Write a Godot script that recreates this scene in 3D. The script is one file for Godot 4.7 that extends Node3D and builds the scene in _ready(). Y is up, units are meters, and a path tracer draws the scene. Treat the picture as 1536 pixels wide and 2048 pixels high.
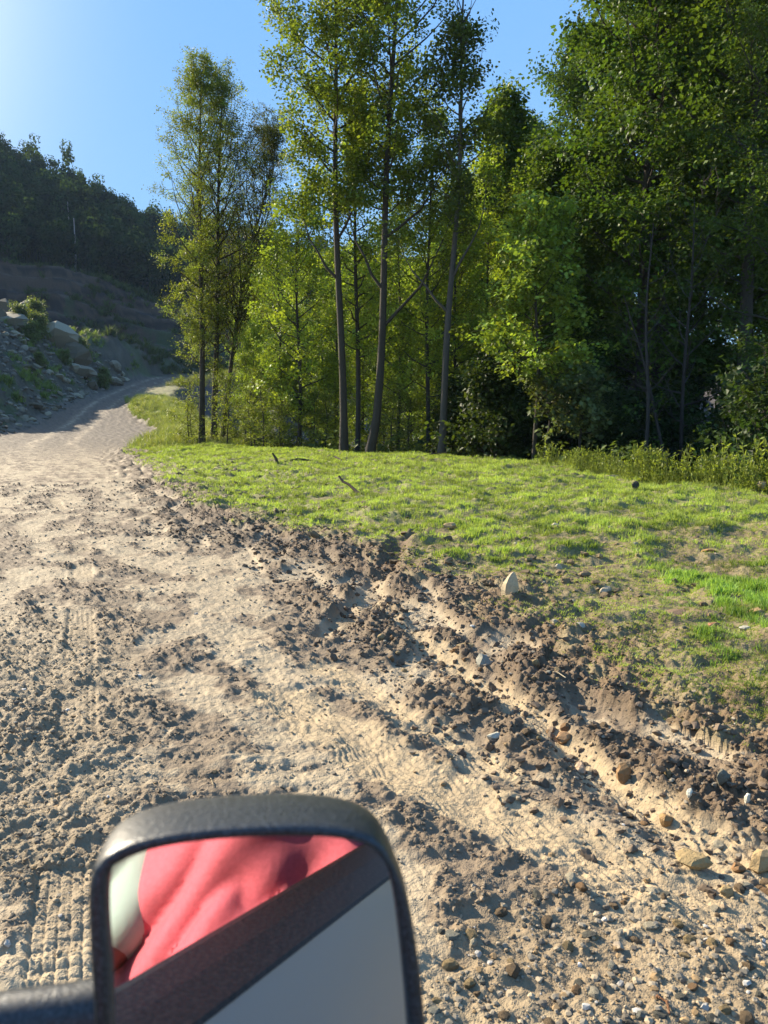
extends Node3D

# ---------------------------------------------------------------- helpers
class Buf:
	var v := PackedVector3Array()
	var n := PackedVector3Array()
	var c := PackedColorArray()
	var i := PackedInt32Array()

	func tube(pts: PackedVector3Array, rad: PackedFloat32Array, sides: int, col: Color, cap := false) -> void:
		var base := v.size()
		var m := pts.size()
		for k in m:
			var a: Vector3 = pts[maxi(k - 1, 0)]
			var b: Vector3 = pts[mini(k + 1, m - 1)]
			var t := (b - a).normalized()
			var s := t.cross(Vector3(0.31, 0.2, 0.93)).normalized()
			if s.length() < 0.5:
				s = t.cross(Vector3(1, 0, 0)).normalized()
			var u := s.cross(t)
			for j in sides:
				var an := TAU * j / sides
				var dir := s * cos(an) + u * sin(an)
				v.append(pts[k] + dir * rad[k])
				n.append(dir)
				c.append(col)
		for k in m - 1:
			for j in sides:
				var p := base + k * sides + j
				var q := base + k * sides + (j + 1) % sides
				i.append_array([p, q, p + sides, q, q + sides, p + sides])
		if cap:
			for e in [0, m - 1]:
				var d: Vector3 = (pts[e] - pts[1 if e == 0 else m - 2]).normalized()
				var at := v.size()
				for j in sides:
					v.append(v[base + e * sides + j])
					n.append(d)
					c.append(col)
				for j in sides - 2:
					if e == 0:
						i.append_array([at, at + j + 2, at + j + 1])
					else:
						i.append_array([at, at + j + 1, at + j + 2])

	func tri(a: Vector3, b: Vector3, d: Vector3, col: Color) -> void:
		var nn := (d - a).cross(b - a).normalized()
		var at := v.size()
		v.append_array([a, b, d])
		n.append_array([nn, nn, nn])
		c.append_array([col, col, col])
		i.append_array([at, at + 1, at + 2])

	func quad(a: Vector3, b: Vector3, d: Vector3, e: Vector3, col: Color) -> void:
		tri(a, b, d, col)
		tri(a, d, e, col)

	func box(lo: Vector3, hi: Vector3, col: Color) -> void:
		var p := []
		for k in 8:
			p.append(Vector3(hi.x if k & 1 else lo.x, hi.y if k & 2 else lo.y, hi.z if k & 4 else lo.z))
		for f in [[0, 2, 3, 1], [4, 5, 7, 6], [0, 4, 6, 2], [1, 3, 7, 5], [2, 6, 7, 3], [0, 1, 5, 4]]:
			quad(p[f[0]], p[f[1]], p[f[2]], p[f[3]], col)

	func mesh() -> ArrayMesh:
		var a := []
		a.resize(Mesh.ARRAY_MAX)
		a[Mesh.ARRAY_VERTEX] = v
		a[Mesh.ARRAY_NORMAL] = n
		a[Mesh.ARRAY_COLOR] = c
		a[Mesh.ARRAY_INDEX] = i
		var m := ArrayMesh.new()
		m.add_surface_from_arrays(Mesh.PRIMITIVE_TRIANGLES, a)
		return m

var rng := RandomNumberGenerator.new()
var M := {}

func rf(a: float, b: float) -> float:
	return rng.randf_range(a, b)

func tag(o: Node3D, label: String, category := "", group := "", kind := "") -> Node3D:
	if label: o.set_meta("label", label)
	if category: o.set_meta("category", category)
	if group: o.set_meta("group", group)
	if kind: o.set_meta("kind", kind)
	return o

func obj(called: String, mesh: Mesh, mat: Material, parent: Node = self) -> MeshInstance3D:
	var o := MeshInstance3D.new()
	o.name = called
	o.mesh = mesh
	o.material_override = mat
	parent.add_child(o, true)
	return o

func copies(called: String, mesh: Mesh, mat: Material, where: Array, tint: PackedColorArray, parent: Node = self) -> MultiMeshInstance3D:
	var mm := MultiMesh.new()
	mm.transform_format = MultiMesh.TRANSFORM_3D
	mm.use_colors = true
	mm.mesh = mesh
	mm.instance_count = where.size()
	for k in where.size():
		mm.set_instance_transform(k, where[k])
		mm.set_instance_color(k, tint[k])
	var o := MultiMeshInstance3D.new()
	o.name = called
	o.multimesh = mm
	o.material_override = mat
	parent.add_child(o, true)
	return o

func noise(seed_: int, kind := FastNoiseLite.TYPE_SIMPLEX_SMOOTH, oct := 1) -> FastNoiseLite:
	var f := FastNoiseLite.new()
	f.seed = seed_
	f.noise_type = kind
	f.frequency = 1.0
	if oct > 1:
		f.fractal_type = FastNoiseLite.FRACTAL_FBM
		f.fractal_octaves = oct
		f.fractal_gain = 0.52
	else:
		f.fractal_type = FastNoiseLite.FRACTAL_NONE
	return f

func noise_tex(seed_: int, freq: float, oct: int, lo: float, hi: float, size := 512, gain := 0.55) -> NoiseTexture2D:
	var t := NoiseTexture2D.new()
	var f := noise(seed_, FastNoiseLite.TYPE_SIMPLEX_SMOOTH, oct)
	f.fractal_gain = gain
	f.frequency = freq
	t.noise = f
	t.width = size
	t.height = size
	t.seamless = true
	var r := Gradient.new()
	r.set_color(0, Color(lo, lo, lo))
	r.set_color(1, Color(hi, hi, hi))
	t.color_ramp = r
	return t

func mat(color: Color, rough := 0.9, vcol := true) -> StandardMaterial3D:
	var m := StandardMaterial3D.new()
	m.albedo_color = color
	m.roughness = rough
	m.vertex_color_use_as_albedo = vcol
	m.metallic_specular = 0.35
	return m

static func ss(a: float, b: float, x: float) -> float:
	var t := clampf((x - a) / (b - a), 0.0, 1.0)
	return t * t * (3.0 - 2.0 * t)

# ---------------------------------------------------------------- lie of the land (x to the right, d away from the viewer, metres)
var T_EDGE := PackedFloat32Array([-80, 2.7, 2.0, 2.5, 2.6, 2.3, 3.48, 1.83, 4.2, 1.36, 4.6, 1.1, 5.56, 0.79, 6.6, 0.49, 8.1, 0.12, 8.9, -0.4, 10.85, -1.2, 12.4, -2.6, 18.75, -5.4, 26.3, -8.2, 44, -15, 55, -17, 66, -19.4, 79, -22.8, 90, -28, 100, -33, 120, -40.4, 145, -44, 160, -40.4, 175, -30])
var T_CREST := PackedFloat32Array([-80, 9, 4, 8.3, 10, 8.0, 14, 7.4, 16, 6.8, 18.5, 6.0, 23, 5.7, 29, 4.6, 31, 2.9, 35, -1.2, 37, -5, 40, -7, 48, -9.5, 60, -13.5, 77, -17.5, 90, -22, 105, -28, 120, -34, 145, -39, 160, -36, 176, -20])
var T_LEFT := PackedFloat32Array([-80, -9, 10, -11, 20, -15, 47, -26, 55, -30, 77, -37, 90, -39.7, 100, -42, 120, -46.5, 145, -50, 160, -48, 180, -36])
var T_ROADY := PackedFloat32Array([-80, 0, 44, 0, 60, 0.1, 77, 0.4, 90, 1.3, 105, 3.2, 120, 5.0, 145, 8.0, 160, 11, 180, 14, 240, 17])
var T_RIDGE := PackedFloat32Array([-700, 120, -300, 117, -165, 108, -92, 73, -36, 62, 60, 48, 140, 34, 260, 26, 700, 20])
var T_HILL := PackedFloat32Array([100, 0.05, 165, 0.17, 184, 0.225, 187, 0.232, 188, 0.262, 192, 0.27, 193, 0.315, 196.5, 0.325, 197.5, 0.365, 201, 0.375, 202, 0.41, 216, 0.44, 330, 1.0, 460, 0.9])
var RUT1 := PackedVector2Array([Vector2(-0.67, 4.8), Vector2(-0.45, 4.54), Vector2(-0.19, 4.17), Vector2(0.08, 3.8), Vector2(0.41, 3.48), Vector2(0.65, 3.21), Vector2(0.86, 3.01), Vector2(1.02, 2.87), Vector2(1.38, 2.57), Vector2(1.9, 2.2)])
var RUT2 := PackedVector2Array([Vector2(-0.14, 7.59), Vector2(0.14, 6.47), Vector2(0.49, 5.52), Vector2(0.75, 4.8), Vector2(0.94, 4.17), Vector2(1.17, 3.53), Vector2(1.36, 3.13), Vector2(1.51, 2.84), Vector2(2.0, 2.4)])
var RUT4 := PackedVector2Array([Vector2(-0.5, 5.5), Vector2(-0.1, 4.95), Vector2(0.15, 4.45), Vector2(0.42, 4.1), Vector2(0.62, 3.75)])
var RUT3 := PackedVector2Array([Vector2(-2.4, 9.45), Vector2(-2.08, 9.31), Vector2(-1.3, 9.47), Vector2(-0.51, 8.84)])
var GULLY := PackedVector2Array([Vector2(0.75, 11.2), Vector2(0.22, 10.62), Vector2(0.01, 8.64), Vector2(-0.15, 7.83), Vector2(-0.31, 6.97), Vector2(-0.46, 6.43)])
var TREAD := PackedVector2Array([Vector2(-0.72, 1.3), Vector2(-1.03, 2.25), Vector2(-1.15, 2.57), Vector2(-1.33, 3.05), Vector2(-1.6, 3.8), Vector2(-2.25, 5.52), Vector2(-4.2, 10.6), Vector2(-5.75, 13.8), Vector2(-7.46, 17.34)])

var nA := noise(1)
var nB := noise(2)
var nF := noise(3, FastNoiseLite.TYPE_SIMPLEX_SMOOTH, 4)
var nG := noise(4, FastNoiseLite.TYPE_SIMPLEX_SMOOTH, 3)
var nC := noise(5, FastNoiseLite.TYPE_CELLULAR)
var r_edge := 0.0
var r_en := 1.0
var r_crest := 0.0
var r_cn := 1.0
var r_left := 0.0
var r_y := 0.0
var r_hill := 0.0
var r_d := 0.0

func lut(t: PackedFloat32Array, d: float) -> float:
	var m := t.size()
	if d <= t[0]:
		return t[1]
	var k := 2
	while k < m:
		if d <= t[k]:
			var f: float = (d - t[k - 2]) / (t[k] - t[k - 2])
			return lerpf(t[k - 1], t[k + 1], f)
		k += 2
	return t[m - 1]

func lut_s(t: PackedFloat32Array, d: float) -> float:
	var w := 0.25 + absf(d) * 0.05
	return (lut(t, d - w) + lut(t, d) + lut(t, d + w)) / 3.0

func row(d: float) -> void:
	r_d = d
	r_edge = lut_s(T_EDGE, d)
	r_crest = lut_s(T_CREST, d)
	r_left = lut_s(T_LEFT, d)
	r_y = lut_s(T_ROADY, d)
	r_hill = lut(T_HILL, d)
	var m := (lut_s(T_EDGE, d + 0.5) - lut_s(T_EDGE, d - 0.5))
	r_en = 1.0 / sqrt(1.0 + m * m)
	m = (lut_s(T_CREST, d + 0.8) - lut_s(T_CREST, d - 0.8)) / 1.6
	r_cn = 1.0 / sqrt(1.0 + m * m)

func pdist(p: PackedVector2Array, x: float, d: float) -> float:
	var q := Vector2(x, d)
	var best := 1e9
	for k in p.size() - 1:
		var a := p[k]
		var b := p[k + 1]
		var ab := b - a
		var t := clampf((q - a).dot(ab) / ab.length_squared(), 0.0, 1.0)
		best = minf(best, (a + ab * t).distance_squared_to(q))
	return sqrt(best)

func pside(p: PackedVector2Array, x: float, d: float) -> Vector2:   # (signed distance to the right of the line, distance along it)
	var q := Vector2(x, d)
	var best := 1e9
	var out := Vector2(9, 0)
	var run := 0.0
	for k in p.size() - 1:
		var a := p[k]
		var b := p[k + 1]
		var ab := b - a
		var l := ab.length()
		var t := clampf((q - a).dot(ab) / (l * l), 0.0, 1.0)
		var e := q - (a + ab * t)
		if e.length_squared() < best:
			best = e.length_squared()
			out = Vector2(e.length() * signf(e.x * ab.y - e.y * ab.x), run + t * l)
		run += l
	return out

func lump(x: float, d: float, w: float) -> float:
	var v := nC.get_noise_2d(x / w, d / w)
	return sqrt(clampf(-(v + 0.3) / 0.7, 0.0, 1.0))

var o_s := 0.0       # outputs of macro()
var o_q := 0.0
var o_off := 0.0

func macro(x: float) -> float:   # large shapes; row(d) comes first
	var d := r_d
	var y := r_y
	var wig := nA.get_noise_2d(x * 0.55 + 7.0, d * 0.55) * 0.35 + nB.get_noise_2d(x * 1.7, d * 1.7) * 0.12
	var s := (x - r_edge) * r_en + wig * clampf(d / 5.0, 0.35, 1.3)
	var q := (x - r_crest) * r_cn + nA.get_noise_2d(x * 0.2, d * 0.2 + 31.0) * 0.8
	o_s = s
	o_q = q
	var far := 1.0 - ss(42.0, 60.0, d)
	y += (ss(-0.3, 0.7, s) * 0.10 + ss(0.6, 6.5, s) * 0.24) * lerpf(0.4, 1.0, far)
	if s > 0.0 and d < 42.0:
		y += nA.get_noise_2d(x * 0.28 + 3.0, d * 0.28) * 0.09 * ss(0.5, 3.0, s)
	# mound on the right shoulder of the far road
	if d > 38.0 and d < 135.0 and s > 0.0 and q < 0.0:
		var t := s / maxf(s - q, 0.1)
		y += sin(PI * t) * (0.5 + 0.5 * ss(70.0, 95.0, d)) * ss(40.0, 52.0, d) * (1.0 - ss(100.0, 130.0, d)) + nA.get_noise_2d(x * 0.3, d * 0.3) * 0.2
	if q > 0.0 and d > -30.0:
		var rav := -3.4 + 0.05 * maxf(q - 12.0, 0.0) + nA.get_noise_2d(x * 0.12, d * 0.12) * 0.6
		if d > 60.0:
			rav = lerpf(rav, 12.0, ss(128.0, 158.0, d + nA.get_noise_2d(x * 0.1, 5.0) * 5.0))
		y = lerpf(y, rav, ss(0.0, 9.0, q))
	o_off = 0.0
	if d > 40.0 and x < r_left:
		var o := (r_left - x) * 0.94
		var b := nF.get_noise_2d(x * 0.09, d * 0.09)
		var h1 := ss(52.0, 62.0, d) * (1.0 - ss(82.0, 100.0, d)) * 3.0 * ss(-0.5, 6.0, o) * (1.0 + 0.5 * b)
		var h2 := minf(0.9 * o, 0.8 * (d - 84.0 + 7.0 * b))
		h2 = maxf(h2, 0.0) * ss(0.0, 6.0, o + 1.5)
		var cap := 19.5 + 3.0 * b - r_y + 0.012 * (x + 50.0)
		if h2 > cap - 3.0:
			h2 = cap - 3.0 + 3.0 * (1.0 - exp(-(h2 - cap + 3.0) / 3.0))
		o_off = maxf(h1, h2)
		y += o_off
		if o_off > 0.4:
			y += nF.get_noise_2d(x * 0.35, d * 0.35) * minf(o_off * 0.3, 1.1)
	if d > 158.0:
		var hh := lut(T_RIDGE, x * 330.0 / clampf(d, 165.0, 330.0)) * r_hill * (1.0 + 0.05 * nA.get_noise_2d(x * 0.02, d * 0.02))
		if d < 218.0:
			hh += nF.get_noise_2d(x * 0.02, d * 0.012) * 4.0 + nF.get_noise_2d(x * 0.4, d * 0.4) * 0.5
		y = lerpf(y, hh, ss(160.0, 186.0, d))
	return y

var o_col := Color.WHITE
var o_reg := 0
var o_grass := 0.0
var o_clod := 0.0

const PALE := Color(0.41, 0.326, 0.215)
const DAMP := Color(0.165, 0.112, 0.064)
const DARK := Color(0.125, 0.086, 0.053)
const MID := Color(0.222, 0.168, 0.112)
const SAND := Color(0.42, 0.31, 0.175)

func hgt(x: float) -> float:   # full relief, colour and region
	var d := r_d
	var y := macro(x)
	var s := o_s
	var q := o_q
	o_grass = 0.0
	o_clod = 0.0
	if d > 158.0 or (o_off > 0.6 and d > 60.0):
		if d > 172.0:
			o_reg = 4
			var cl := ss(184.0, 188.0, d) * (1.0 - ss(203.5, 209.0, d))
			var n1 := nF.get_noise_2d(x * 0.12, d * 0.12)
			var c := Color(0.075, 0.065, 0.05).lerp(Color(0.115, 0.095, 0.065), clampf(0.5 + n1, 0.0, 1.0))
			var strata := nA.get_noise_2d(x * 0.012 + y * 0.05, y * 0.55)
			c = c.lerp(Color(0.115, 0.08, 0.055).lerp(Color(0.05, 0.042, 0.035), ss(-0.1, 0.4, strata + n1 * 0.6)), cl)
			if d > 212.0:
				c = Color(0.05, 0.06, 0.03)
			elif x > -78.0 and d < 196.0:
				c = c.lerp(Color(0.07, 0.095, 0.04), 0.8 * ss(-0.15, 0.35, n1 + 0.05))
			o_col = c
		else:
			o_reg = 3
			var n2 := nF.get_noise_2d(x * 0.4, d * 0.4)
			o_col = Color(0.085, 0.072, 0.05).lerp(Color(0.15, 0.125, 0.085), clampf(0.5 + n2, 0.0, 1.0))
			var g := ss(0.05, 0.3, nA.get_noise_2d(x * 0.11 + 9.0, d * 0.11))
			o_col = o_col.lerp(Color(0.10, 0.13, 0.045), g * 0.55)
		return y
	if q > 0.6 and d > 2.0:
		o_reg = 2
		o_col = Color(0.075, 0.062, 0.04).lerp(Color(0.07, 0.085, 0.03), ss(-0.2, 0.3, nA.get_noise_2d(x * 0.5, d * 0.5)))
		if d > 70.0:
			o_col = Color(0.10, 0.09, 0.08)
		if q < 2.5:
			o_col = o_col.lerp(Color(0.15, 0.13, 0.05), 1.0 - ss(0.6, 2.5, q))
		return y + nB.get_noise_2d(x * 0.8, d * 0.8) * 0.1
	var along := d * 0.94 - x * 0.34
	var side := x * 0.94 + d * 0.34
	if s > 0.25 and not (d > 48.0 and s < 0.6):
		o_reg = 1
		var edge := 1.0 - ss(0.3, 1.5 + d * 0.02, s)
		var nearbare := (1.0 - ss(6.0, 12.5, d - x * 0.1)) * 1.1
		var patch := nF.get_noise_2d(x * 0.9, d * 0.9)
		var rows_ := sin(along * 7.5 + side * 1.1 + nA.get_noise_2d(x * 0.6, d * 0.6) * 5.0)
		var gr := clampf(1.08 - edge * 0.85 - nearbare * 0.95 + patch * 1.1, 0.0, 1.0)
		if x > 2.2 + d * 0.12 and d < 8.5:
			gr = maxf(gr, ss(0.2, 0.55, nA.get_noise_2d(x * 0.8 + 4.0, d * 0.8) * 0.6 + 0.45 * ss(2.2, 3.2, x - d * 0.06)))
		var cm := clampf(edge * 1.1 + (0.25 if d < 14.0 else 0.1) + patch * 0.3 - 0.1, 0.0, 1.0)
		o_clod = cm * (1.0 - gr * 0.7)
		gr *= 1.0 - 0.45 * ss(0.2, 0.9, -rows_ + patch * 0.8) * ss(4.0, 9.0, d)
		o_grass = gr
		y += rows_ * (0.012 + 0.0024 * minf(d, 18.0)) * (0.6 + patch) + patch * 0.05 + nB.get_noise_2d(x * 2.6, d * 3.4) * 0.03
		if d < 30.0:
			y += cm * (lump(x, d, 0.15) * 0.05 + lump(x + 5.0, d, 0.06) * 0.035) + 0.016 * lump(x + 2.0, d, 0.1) * ss(0.0, 0.4, nB.get_noise_2d(x * 1.7, d * 1.7))
			y += nG.get_noise_2d(x * 14.0, d * 14.0) * (0.01 + 0.014 * cm)
		var soil := Color(0.22, 0.165, 0.085).lerp(DAMP, clampf(cm * 0.9, 0.0, 1.0)).lerp(Color(0.28, 0.23, 0.125), ss(0.0, 0.4, nB.get_noise_2d(x * 2.0 + 3.0, d * 2.0)) * 0.5)
		o_col = soil.lerp(Color(0.21, 0.23, 0.07), gr * (0.4 if d < 12.0 else 0.6))
		if d < 12.5 and x < 1.3:
			var gd := pdist(GULLY, x, d)
			if gd < 0.35:
				y -= 0.09 * (1.0 - ss(0.04, 0.2, gd))
				o_col = o_col.lerp(DAMP, 1.0 - ss(0.1, 0.28, gd))
				o_grass *= ss(0.15, 0.35, gd)
		return y
	# mud and gravel
	o_reg = 0
	var f1 := nF.get_noise_2d(side * 1.5, along * 1.0)
	var f2 := nG.get_noise_2d(x * 4.6, d * 5.4)
	var smear := ss(0.0, 0.22, nF.get_noise_2d(side * 1.25 + 50.0, along * 0.8) + f2 * 0.28 + 0.35 * ss(0.05, 0.5, nA.get_noise_2d(side * 0.75 + 3.0, along * 0.16)) - 0.04 + 0.1 * ss(9.0, 22.0, d))
	var cm2 := ss(-0.3, 0.4, f1 * 0.7 + f2 * 0.6) * (1.0 - 0.88 * smear)
	var bank := ss(-0.95 - d * 0.025, -0.15, s) * ss(-0.45, 0.15, nA.get_noise_2d(side * 2.2, along * 0.7))
	cm2 = clampf(cm2 + bank * 0.8, 0.0, 1.2)
	var wet := bank
	var dip := 0.0
	var sand := 0.0
	var smooth_ := 0.0
	var grit := 0.0
	var dusty := 0.0
	if d < 14.0:
		var rough := ss(0.2, -0.5, x + 0.9 + (d - 3.0) * 0.35) * ss(2.4, 3.0, d) * (1.0 - ss(5.5, 8.0, d))
		cm2 = clampf(cm2 + rough * 0.7, 0.0, 1.5)
		dusty = rough
		wet *= 1.0
		if d < 8.0:
			var wob := nB.get_noise_2d(x * 4.0, d * 4.0) * 0.05
			var d1 := pdist(RUT1, x, d) + wob
			var d2 := minf(pdist(RUT2, x, d), pdist(RUT4, x, d)) + wob
			var dr := minf(d1, d2)
			smooth_ = 1.0 - ss(0.06, 0.15, dr - (0.09 if d1 < d2 else 0.0))
			cm2 = clampf(cm2 + exp(-pow((dr - 0.22) / 0.07, 2.0)) * 0.3 * ss(-0.4, 0.2, f2), 0.0, 1.25)
			cm2 *= 1.0 - smooth_ * 0.95
			dip -= 0.03 * (1.0 - ss(0.0, 0.18, dr))
			dip += 0.004 * smooth_ * sin((d1 if d1 < d2 else d2) * 170.0)
			sand = smooth_
			smear = maxf(smear, smooth_)
			var wb := exp(-pow((x + 0.75 + (d - 3.9) * 0.1) / 0.5, 2.0) - pow((d - 3.75) / 0.8, 2.0))
			if wb > 0.02:
				var sn := sin(TAU * (d + 0.12 * x * x + f2 * 0.05) / 0.26)
				dip += wb * 0.016 * sn
				cm2 = clampf(lerpf(cm2, 0.42 - 0.55 * sn, wb), 0.0, 1.0)
			var gv := ss(0.35, 0.9, x + (2.9 - d) * 0.9) * (1.0 - ss(2.6, 3.1, d + x * 0.25))
			cm2 = lerpf(cm2, 0.1 + f2 * 0.5, gv * 0.8)
			sand = maxf(sand, gv * 0.3)
			grit = gv
		if d < 12.5 and x < 1.3 and x > -1.0:
			var gd2 := pdist(GULLY, x, d)
			if gd2 < 0.5:
				var k := 1.0 - ss(0.08, 0.2, gd2)
				dip -= 0.07 * k
				cm2 = clampf(cm2 * (1.0 - k) + exp(-pow((gd2 - 0.3) / 0.1, 2.0)) * 0.9, 0.0, 1.3)
				sand = maxf(sand, k * 0.6)
		if d > 7.0 and x < 0.0:
			var d3 := pdist(RUT3, x, d)
			cm2 *= ss(0.05, 0.22, d3 + f2 * 0.05)
	if d < 19.0 and x < -0.5:
		var tr := pside(TREAD, x, d)
		var at: float = absf(tr.x)
		if at < 0.2:
			var k2 := 1.0 - ss(0.105, 0.125, at)
			var vis := ss(-0.2, 0.3, nA.get_noise_1d(tr.y * 0.5 + 2.0) + (0.6 if d < 2.9 else (-0.35 if d < 5.5 else 0.0))) * (0.8 + 0.2 * f2)
			k2 *= vis
			cm2 *= 1.0 - k2 * 0.92
			smear = maxf(smear, k2 * 0.75)
			var ribs := ss(0.08, 0.3, absf(fposmod(tr.x / 0.042, 1.0) - 0.5) * 2.0)
			var cut := ss(0.75, 0.95, absf(fposmod((tr.y + tr.x * 0.2) / 0.05, 1.0) - 0.5) * 2.0)
			dip += k2 * (-0.013 + 0.009 * ribs * (1.0 - 0.7 * cut)) + vis * 0.012 * exp(-pow((at - 0.15) / 0.03, 2.0))
			sand = maxf(sand, k2 * 0.5)
	var chunk := 0.0
	if d < 45.0:
		var big := lump(x + f2 * 0.05, d + f1 * 0.08, 0.17)
		var sml := lump(x + 3.0, d + 1.0 + f2 * 0.03, 0.065)
		var tiny := lump(x + 9.0, d + 4.0, 0.034)
		chunk = sml * 0.6 + big * 0.4
		y += cm2 * (0.03 * big * big + 0.024 * sml + 0.012 * tiny) * (0.62 + bank * 0.6 + dusty * 0.3)
		y += cm2 * nG.get_noise_2d(x * 17.0, d * 17.0) * 0.012 + 0.004 * nG.get_noise_2d(x * 16.0, d * 9.0)
		y += 0.005 * tiny * ss(-0.1, 0.4, f2) * (1.0 - smear)
		y += smear * 0.0055 * nG.get_noise_2d(side * 22.0, along * 2.2)
		y += 0.03 * ss(0.1, 0.5, f1) * nG.get_noise_2d(side * 3.0, along * 6.0)
	y += dip + f1 * 0.03 + 0.01 * f2
	if d > 30.0:
		y += nG.get_noise_2d(x * 1.6, d * 1.6) * 0.07 * ss(30.0, 60.0, d)
	if bank > 0.0:
		y += bank * 0.06
	o_clod = clampf(cm2, 0.0, 1.0)
	var tone := clampf(cm2 * 0.95 + f2 * 0.3, 0.0, 1.0)
	o_col = MID.lerp(PALE, smear * (1.0 - tone * 0.5)).lerp(DARK * 1.35, clampf(cm2 * 0.3 + f2 * 0.25, 0.0, 0.5) * (1.0 - smear))
	o_col = o_col.lerp(DAMP, wet * 0.55 * clampf(0.3 + cm2, 0.0, 1.0)).lerp(DARK, clampf(cm2 * wet * 0.8, 0.0, 0.85))
	o_col = o_col.lerp(SAND, sand * 0.55).lerp(Color(0.3, 0.225, 0.135), grit * 0.65).lerp(Color(0.29, 0.222, 0.138), dusty * 0.8)
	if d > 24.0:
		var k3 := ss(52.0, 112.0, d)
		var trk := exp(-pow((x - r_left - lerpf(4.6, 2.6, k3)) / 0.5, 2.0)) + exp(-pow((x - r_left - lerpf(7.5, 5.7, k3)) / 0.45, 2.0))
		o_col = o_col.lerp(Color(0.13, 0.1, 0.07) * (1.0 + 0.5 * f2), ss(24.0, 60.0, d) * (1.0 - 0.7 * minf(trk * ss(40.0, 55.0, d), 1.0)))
	return y

func ground(x: float, d: float) -> float:
	row(d)
	return hgt(x)

func build_land() -> void:
	var ds := PackedFloat32Array([-70, -40, -22, -12, -6, -3, -1, 0.2, 0.8, 1.3, 1.6, 1.8])
	var d := 1.9
	while d < 470.0:
		ds.append(d)
		if d < 8.0:
			d += maxf(0.0036, d * d / 1250.0)
		elif d < 60.0:
			d += d * 0.0066
		elif d > 185.0 and d < 205.5:
			d += 0.33
		elif d < 215.0:
			d += d * 0.011
		else:
			d += d * 0.03
	var ts := PackedFloat32Array()
	var t := -1.7
	while t < 1.7:
		ts.append(t)
		var a := absf(t + 0.001)
		t += 0.0021 if a < 0.57 else (a - 0.57) * 0.12 + 0.006
	var nr := ds.size()
	var nc := ts.size()
	var v := PackedVector3Array()
	var c := PackedColorArray()
	var reg := PackedByteArray()
	v.resize(nr * nc)
	c.resize(nr * nc)
	reg.resize(nr * nc)
	for r in nr:
		row(ds[r])
		var w := sqrt(ds[r] * ds[r] + 0.64)
		for k in nc:
			var x := ts[k] * w
			var y := hgt(x)
			v[r * nc + k] = Vector3(x, y, -ds[r])
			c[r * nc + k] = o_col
			reg[r * nc + k] = o_reg
	var nn := PackedVector3Array()
	nn.resize(nr * nc)
	for r in nr:
		var ra := maxi(r - 1, 0) * nc
		var rb := mini(r + 1, nr - 1) * nc
		for k in nc:
			var e := v[r * nc + mini(k + 1, nc - 1)] - v[r * nc + maxi(k - 1, 0)]
			var f := v[rb + k] - v[ra + k]
			nn[r * nc + k] = e.cross(f).normalized()
	var names := ["muddy_road", "grass_ground", "ravine_ground", "spoil_heap_terrain", "hill_terrain"]
	for g in 5:
		var remap := PackedInt32Array()
		remap.resize(nr * nc)
		remap.fill(-1)
		var b := Buf.new()
		for r in nr - 1:
			for k in nc - 1:
				var p := r * nc + k
				if reg[p] != g:
					continue
				for z in [p, p + 1, p + nc, p + nc + 1]:
					if remap[z] < 0:
						remap[z] = b.v.size()
						b.v.append(v[z])
						b.n.append(nn[z])
						b.c.append(c[z])
				b.i.append_array([remap[p], remap[p + nc], remap[p + 1], remap[p + 1], remap[p + nc], remap[p + nc + 1]])
		if b.v.size() == 0:
			continue
		var o := obj(names[g], b.mesh(), M.earth if g < 2 else M.far_earth)
		o.set_meta("kind", "structure")

# ---------------------------------------------------------------- stones
func stone_mesh(seed_: int, sharp: float, size: Vector3, around := 8, rings := 4, rough := 0.12) -> ArrayMesh:
	var r := RandomNumberGenerator.new()
	r.seed = seed_
	var sp := SphereMesh.new()
	sp.radial_segments = around
	sp.rings = rings
	sp.radius = 1.0
	sp.height = 2.0
	var arr := sp.get_mesh_arrays()
	var sv: PackedVector3Array = arr[Mesh.ARRAY_VERTEX]
	var si: PackedInt32Array = arr[Mesh.ARRAY_INDEX]
	var planes := []
	for k in 7:
		planes.append([Vector3(r.randfn(), r.randfn(), r.randfn()).normalized(), r.randf_range(0.5, 0.85)])
	var pv := PackedVector3Array()
	var seen := {}
	for p in sv:
		var key := Vector3i((p * 100.0).round())
		if not seen.has(key):
			var q := p * (1.0 + r.randf_range(-rough, rough))
			for pl in planes:
				var over: float = q.dot(pl[0]) - pl[1]
				if over > 0.0:
					q -= pl[0] * over * sharp
			seen[key] = q * size
		pv.append(seen[key])
	var b := Buf.new()
	for k in range(0, si.size(), 3):
		if pv[si[k]].distance_to(pv[si[k + 1]]) > 1e-5 and pv[si[k + 1]].distance_to(pv[si[k + 2]]) > 1e-5 and pv[si[k]].distance_to(pv[si[k + 2]]) > 1e-5:
			b.tri(pv[si[k]], pv[si[k + 1]], pv[si[k + 2]], Color.WHITE)
	return b.mesh()

func stone_mat(c: Color) -> StandardMaterial3D:
	var m := mat(c.linear_to_srgb(), 0.85, false)
	m.albedo_color = Color(c.r * 1.05, c.g, c.b * 0.82).linear_to_srgb()
	m.albedo_texture = M.grain_tex
	m.uv1_triplanar = true
	m.uv1_scale = Vector3(3, 3, 3)
	m.heightmap_enabled = true
	m.heightmap_texture = M.bump_tex
	m.heightmap_scale = 0.6
	return m

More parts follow.
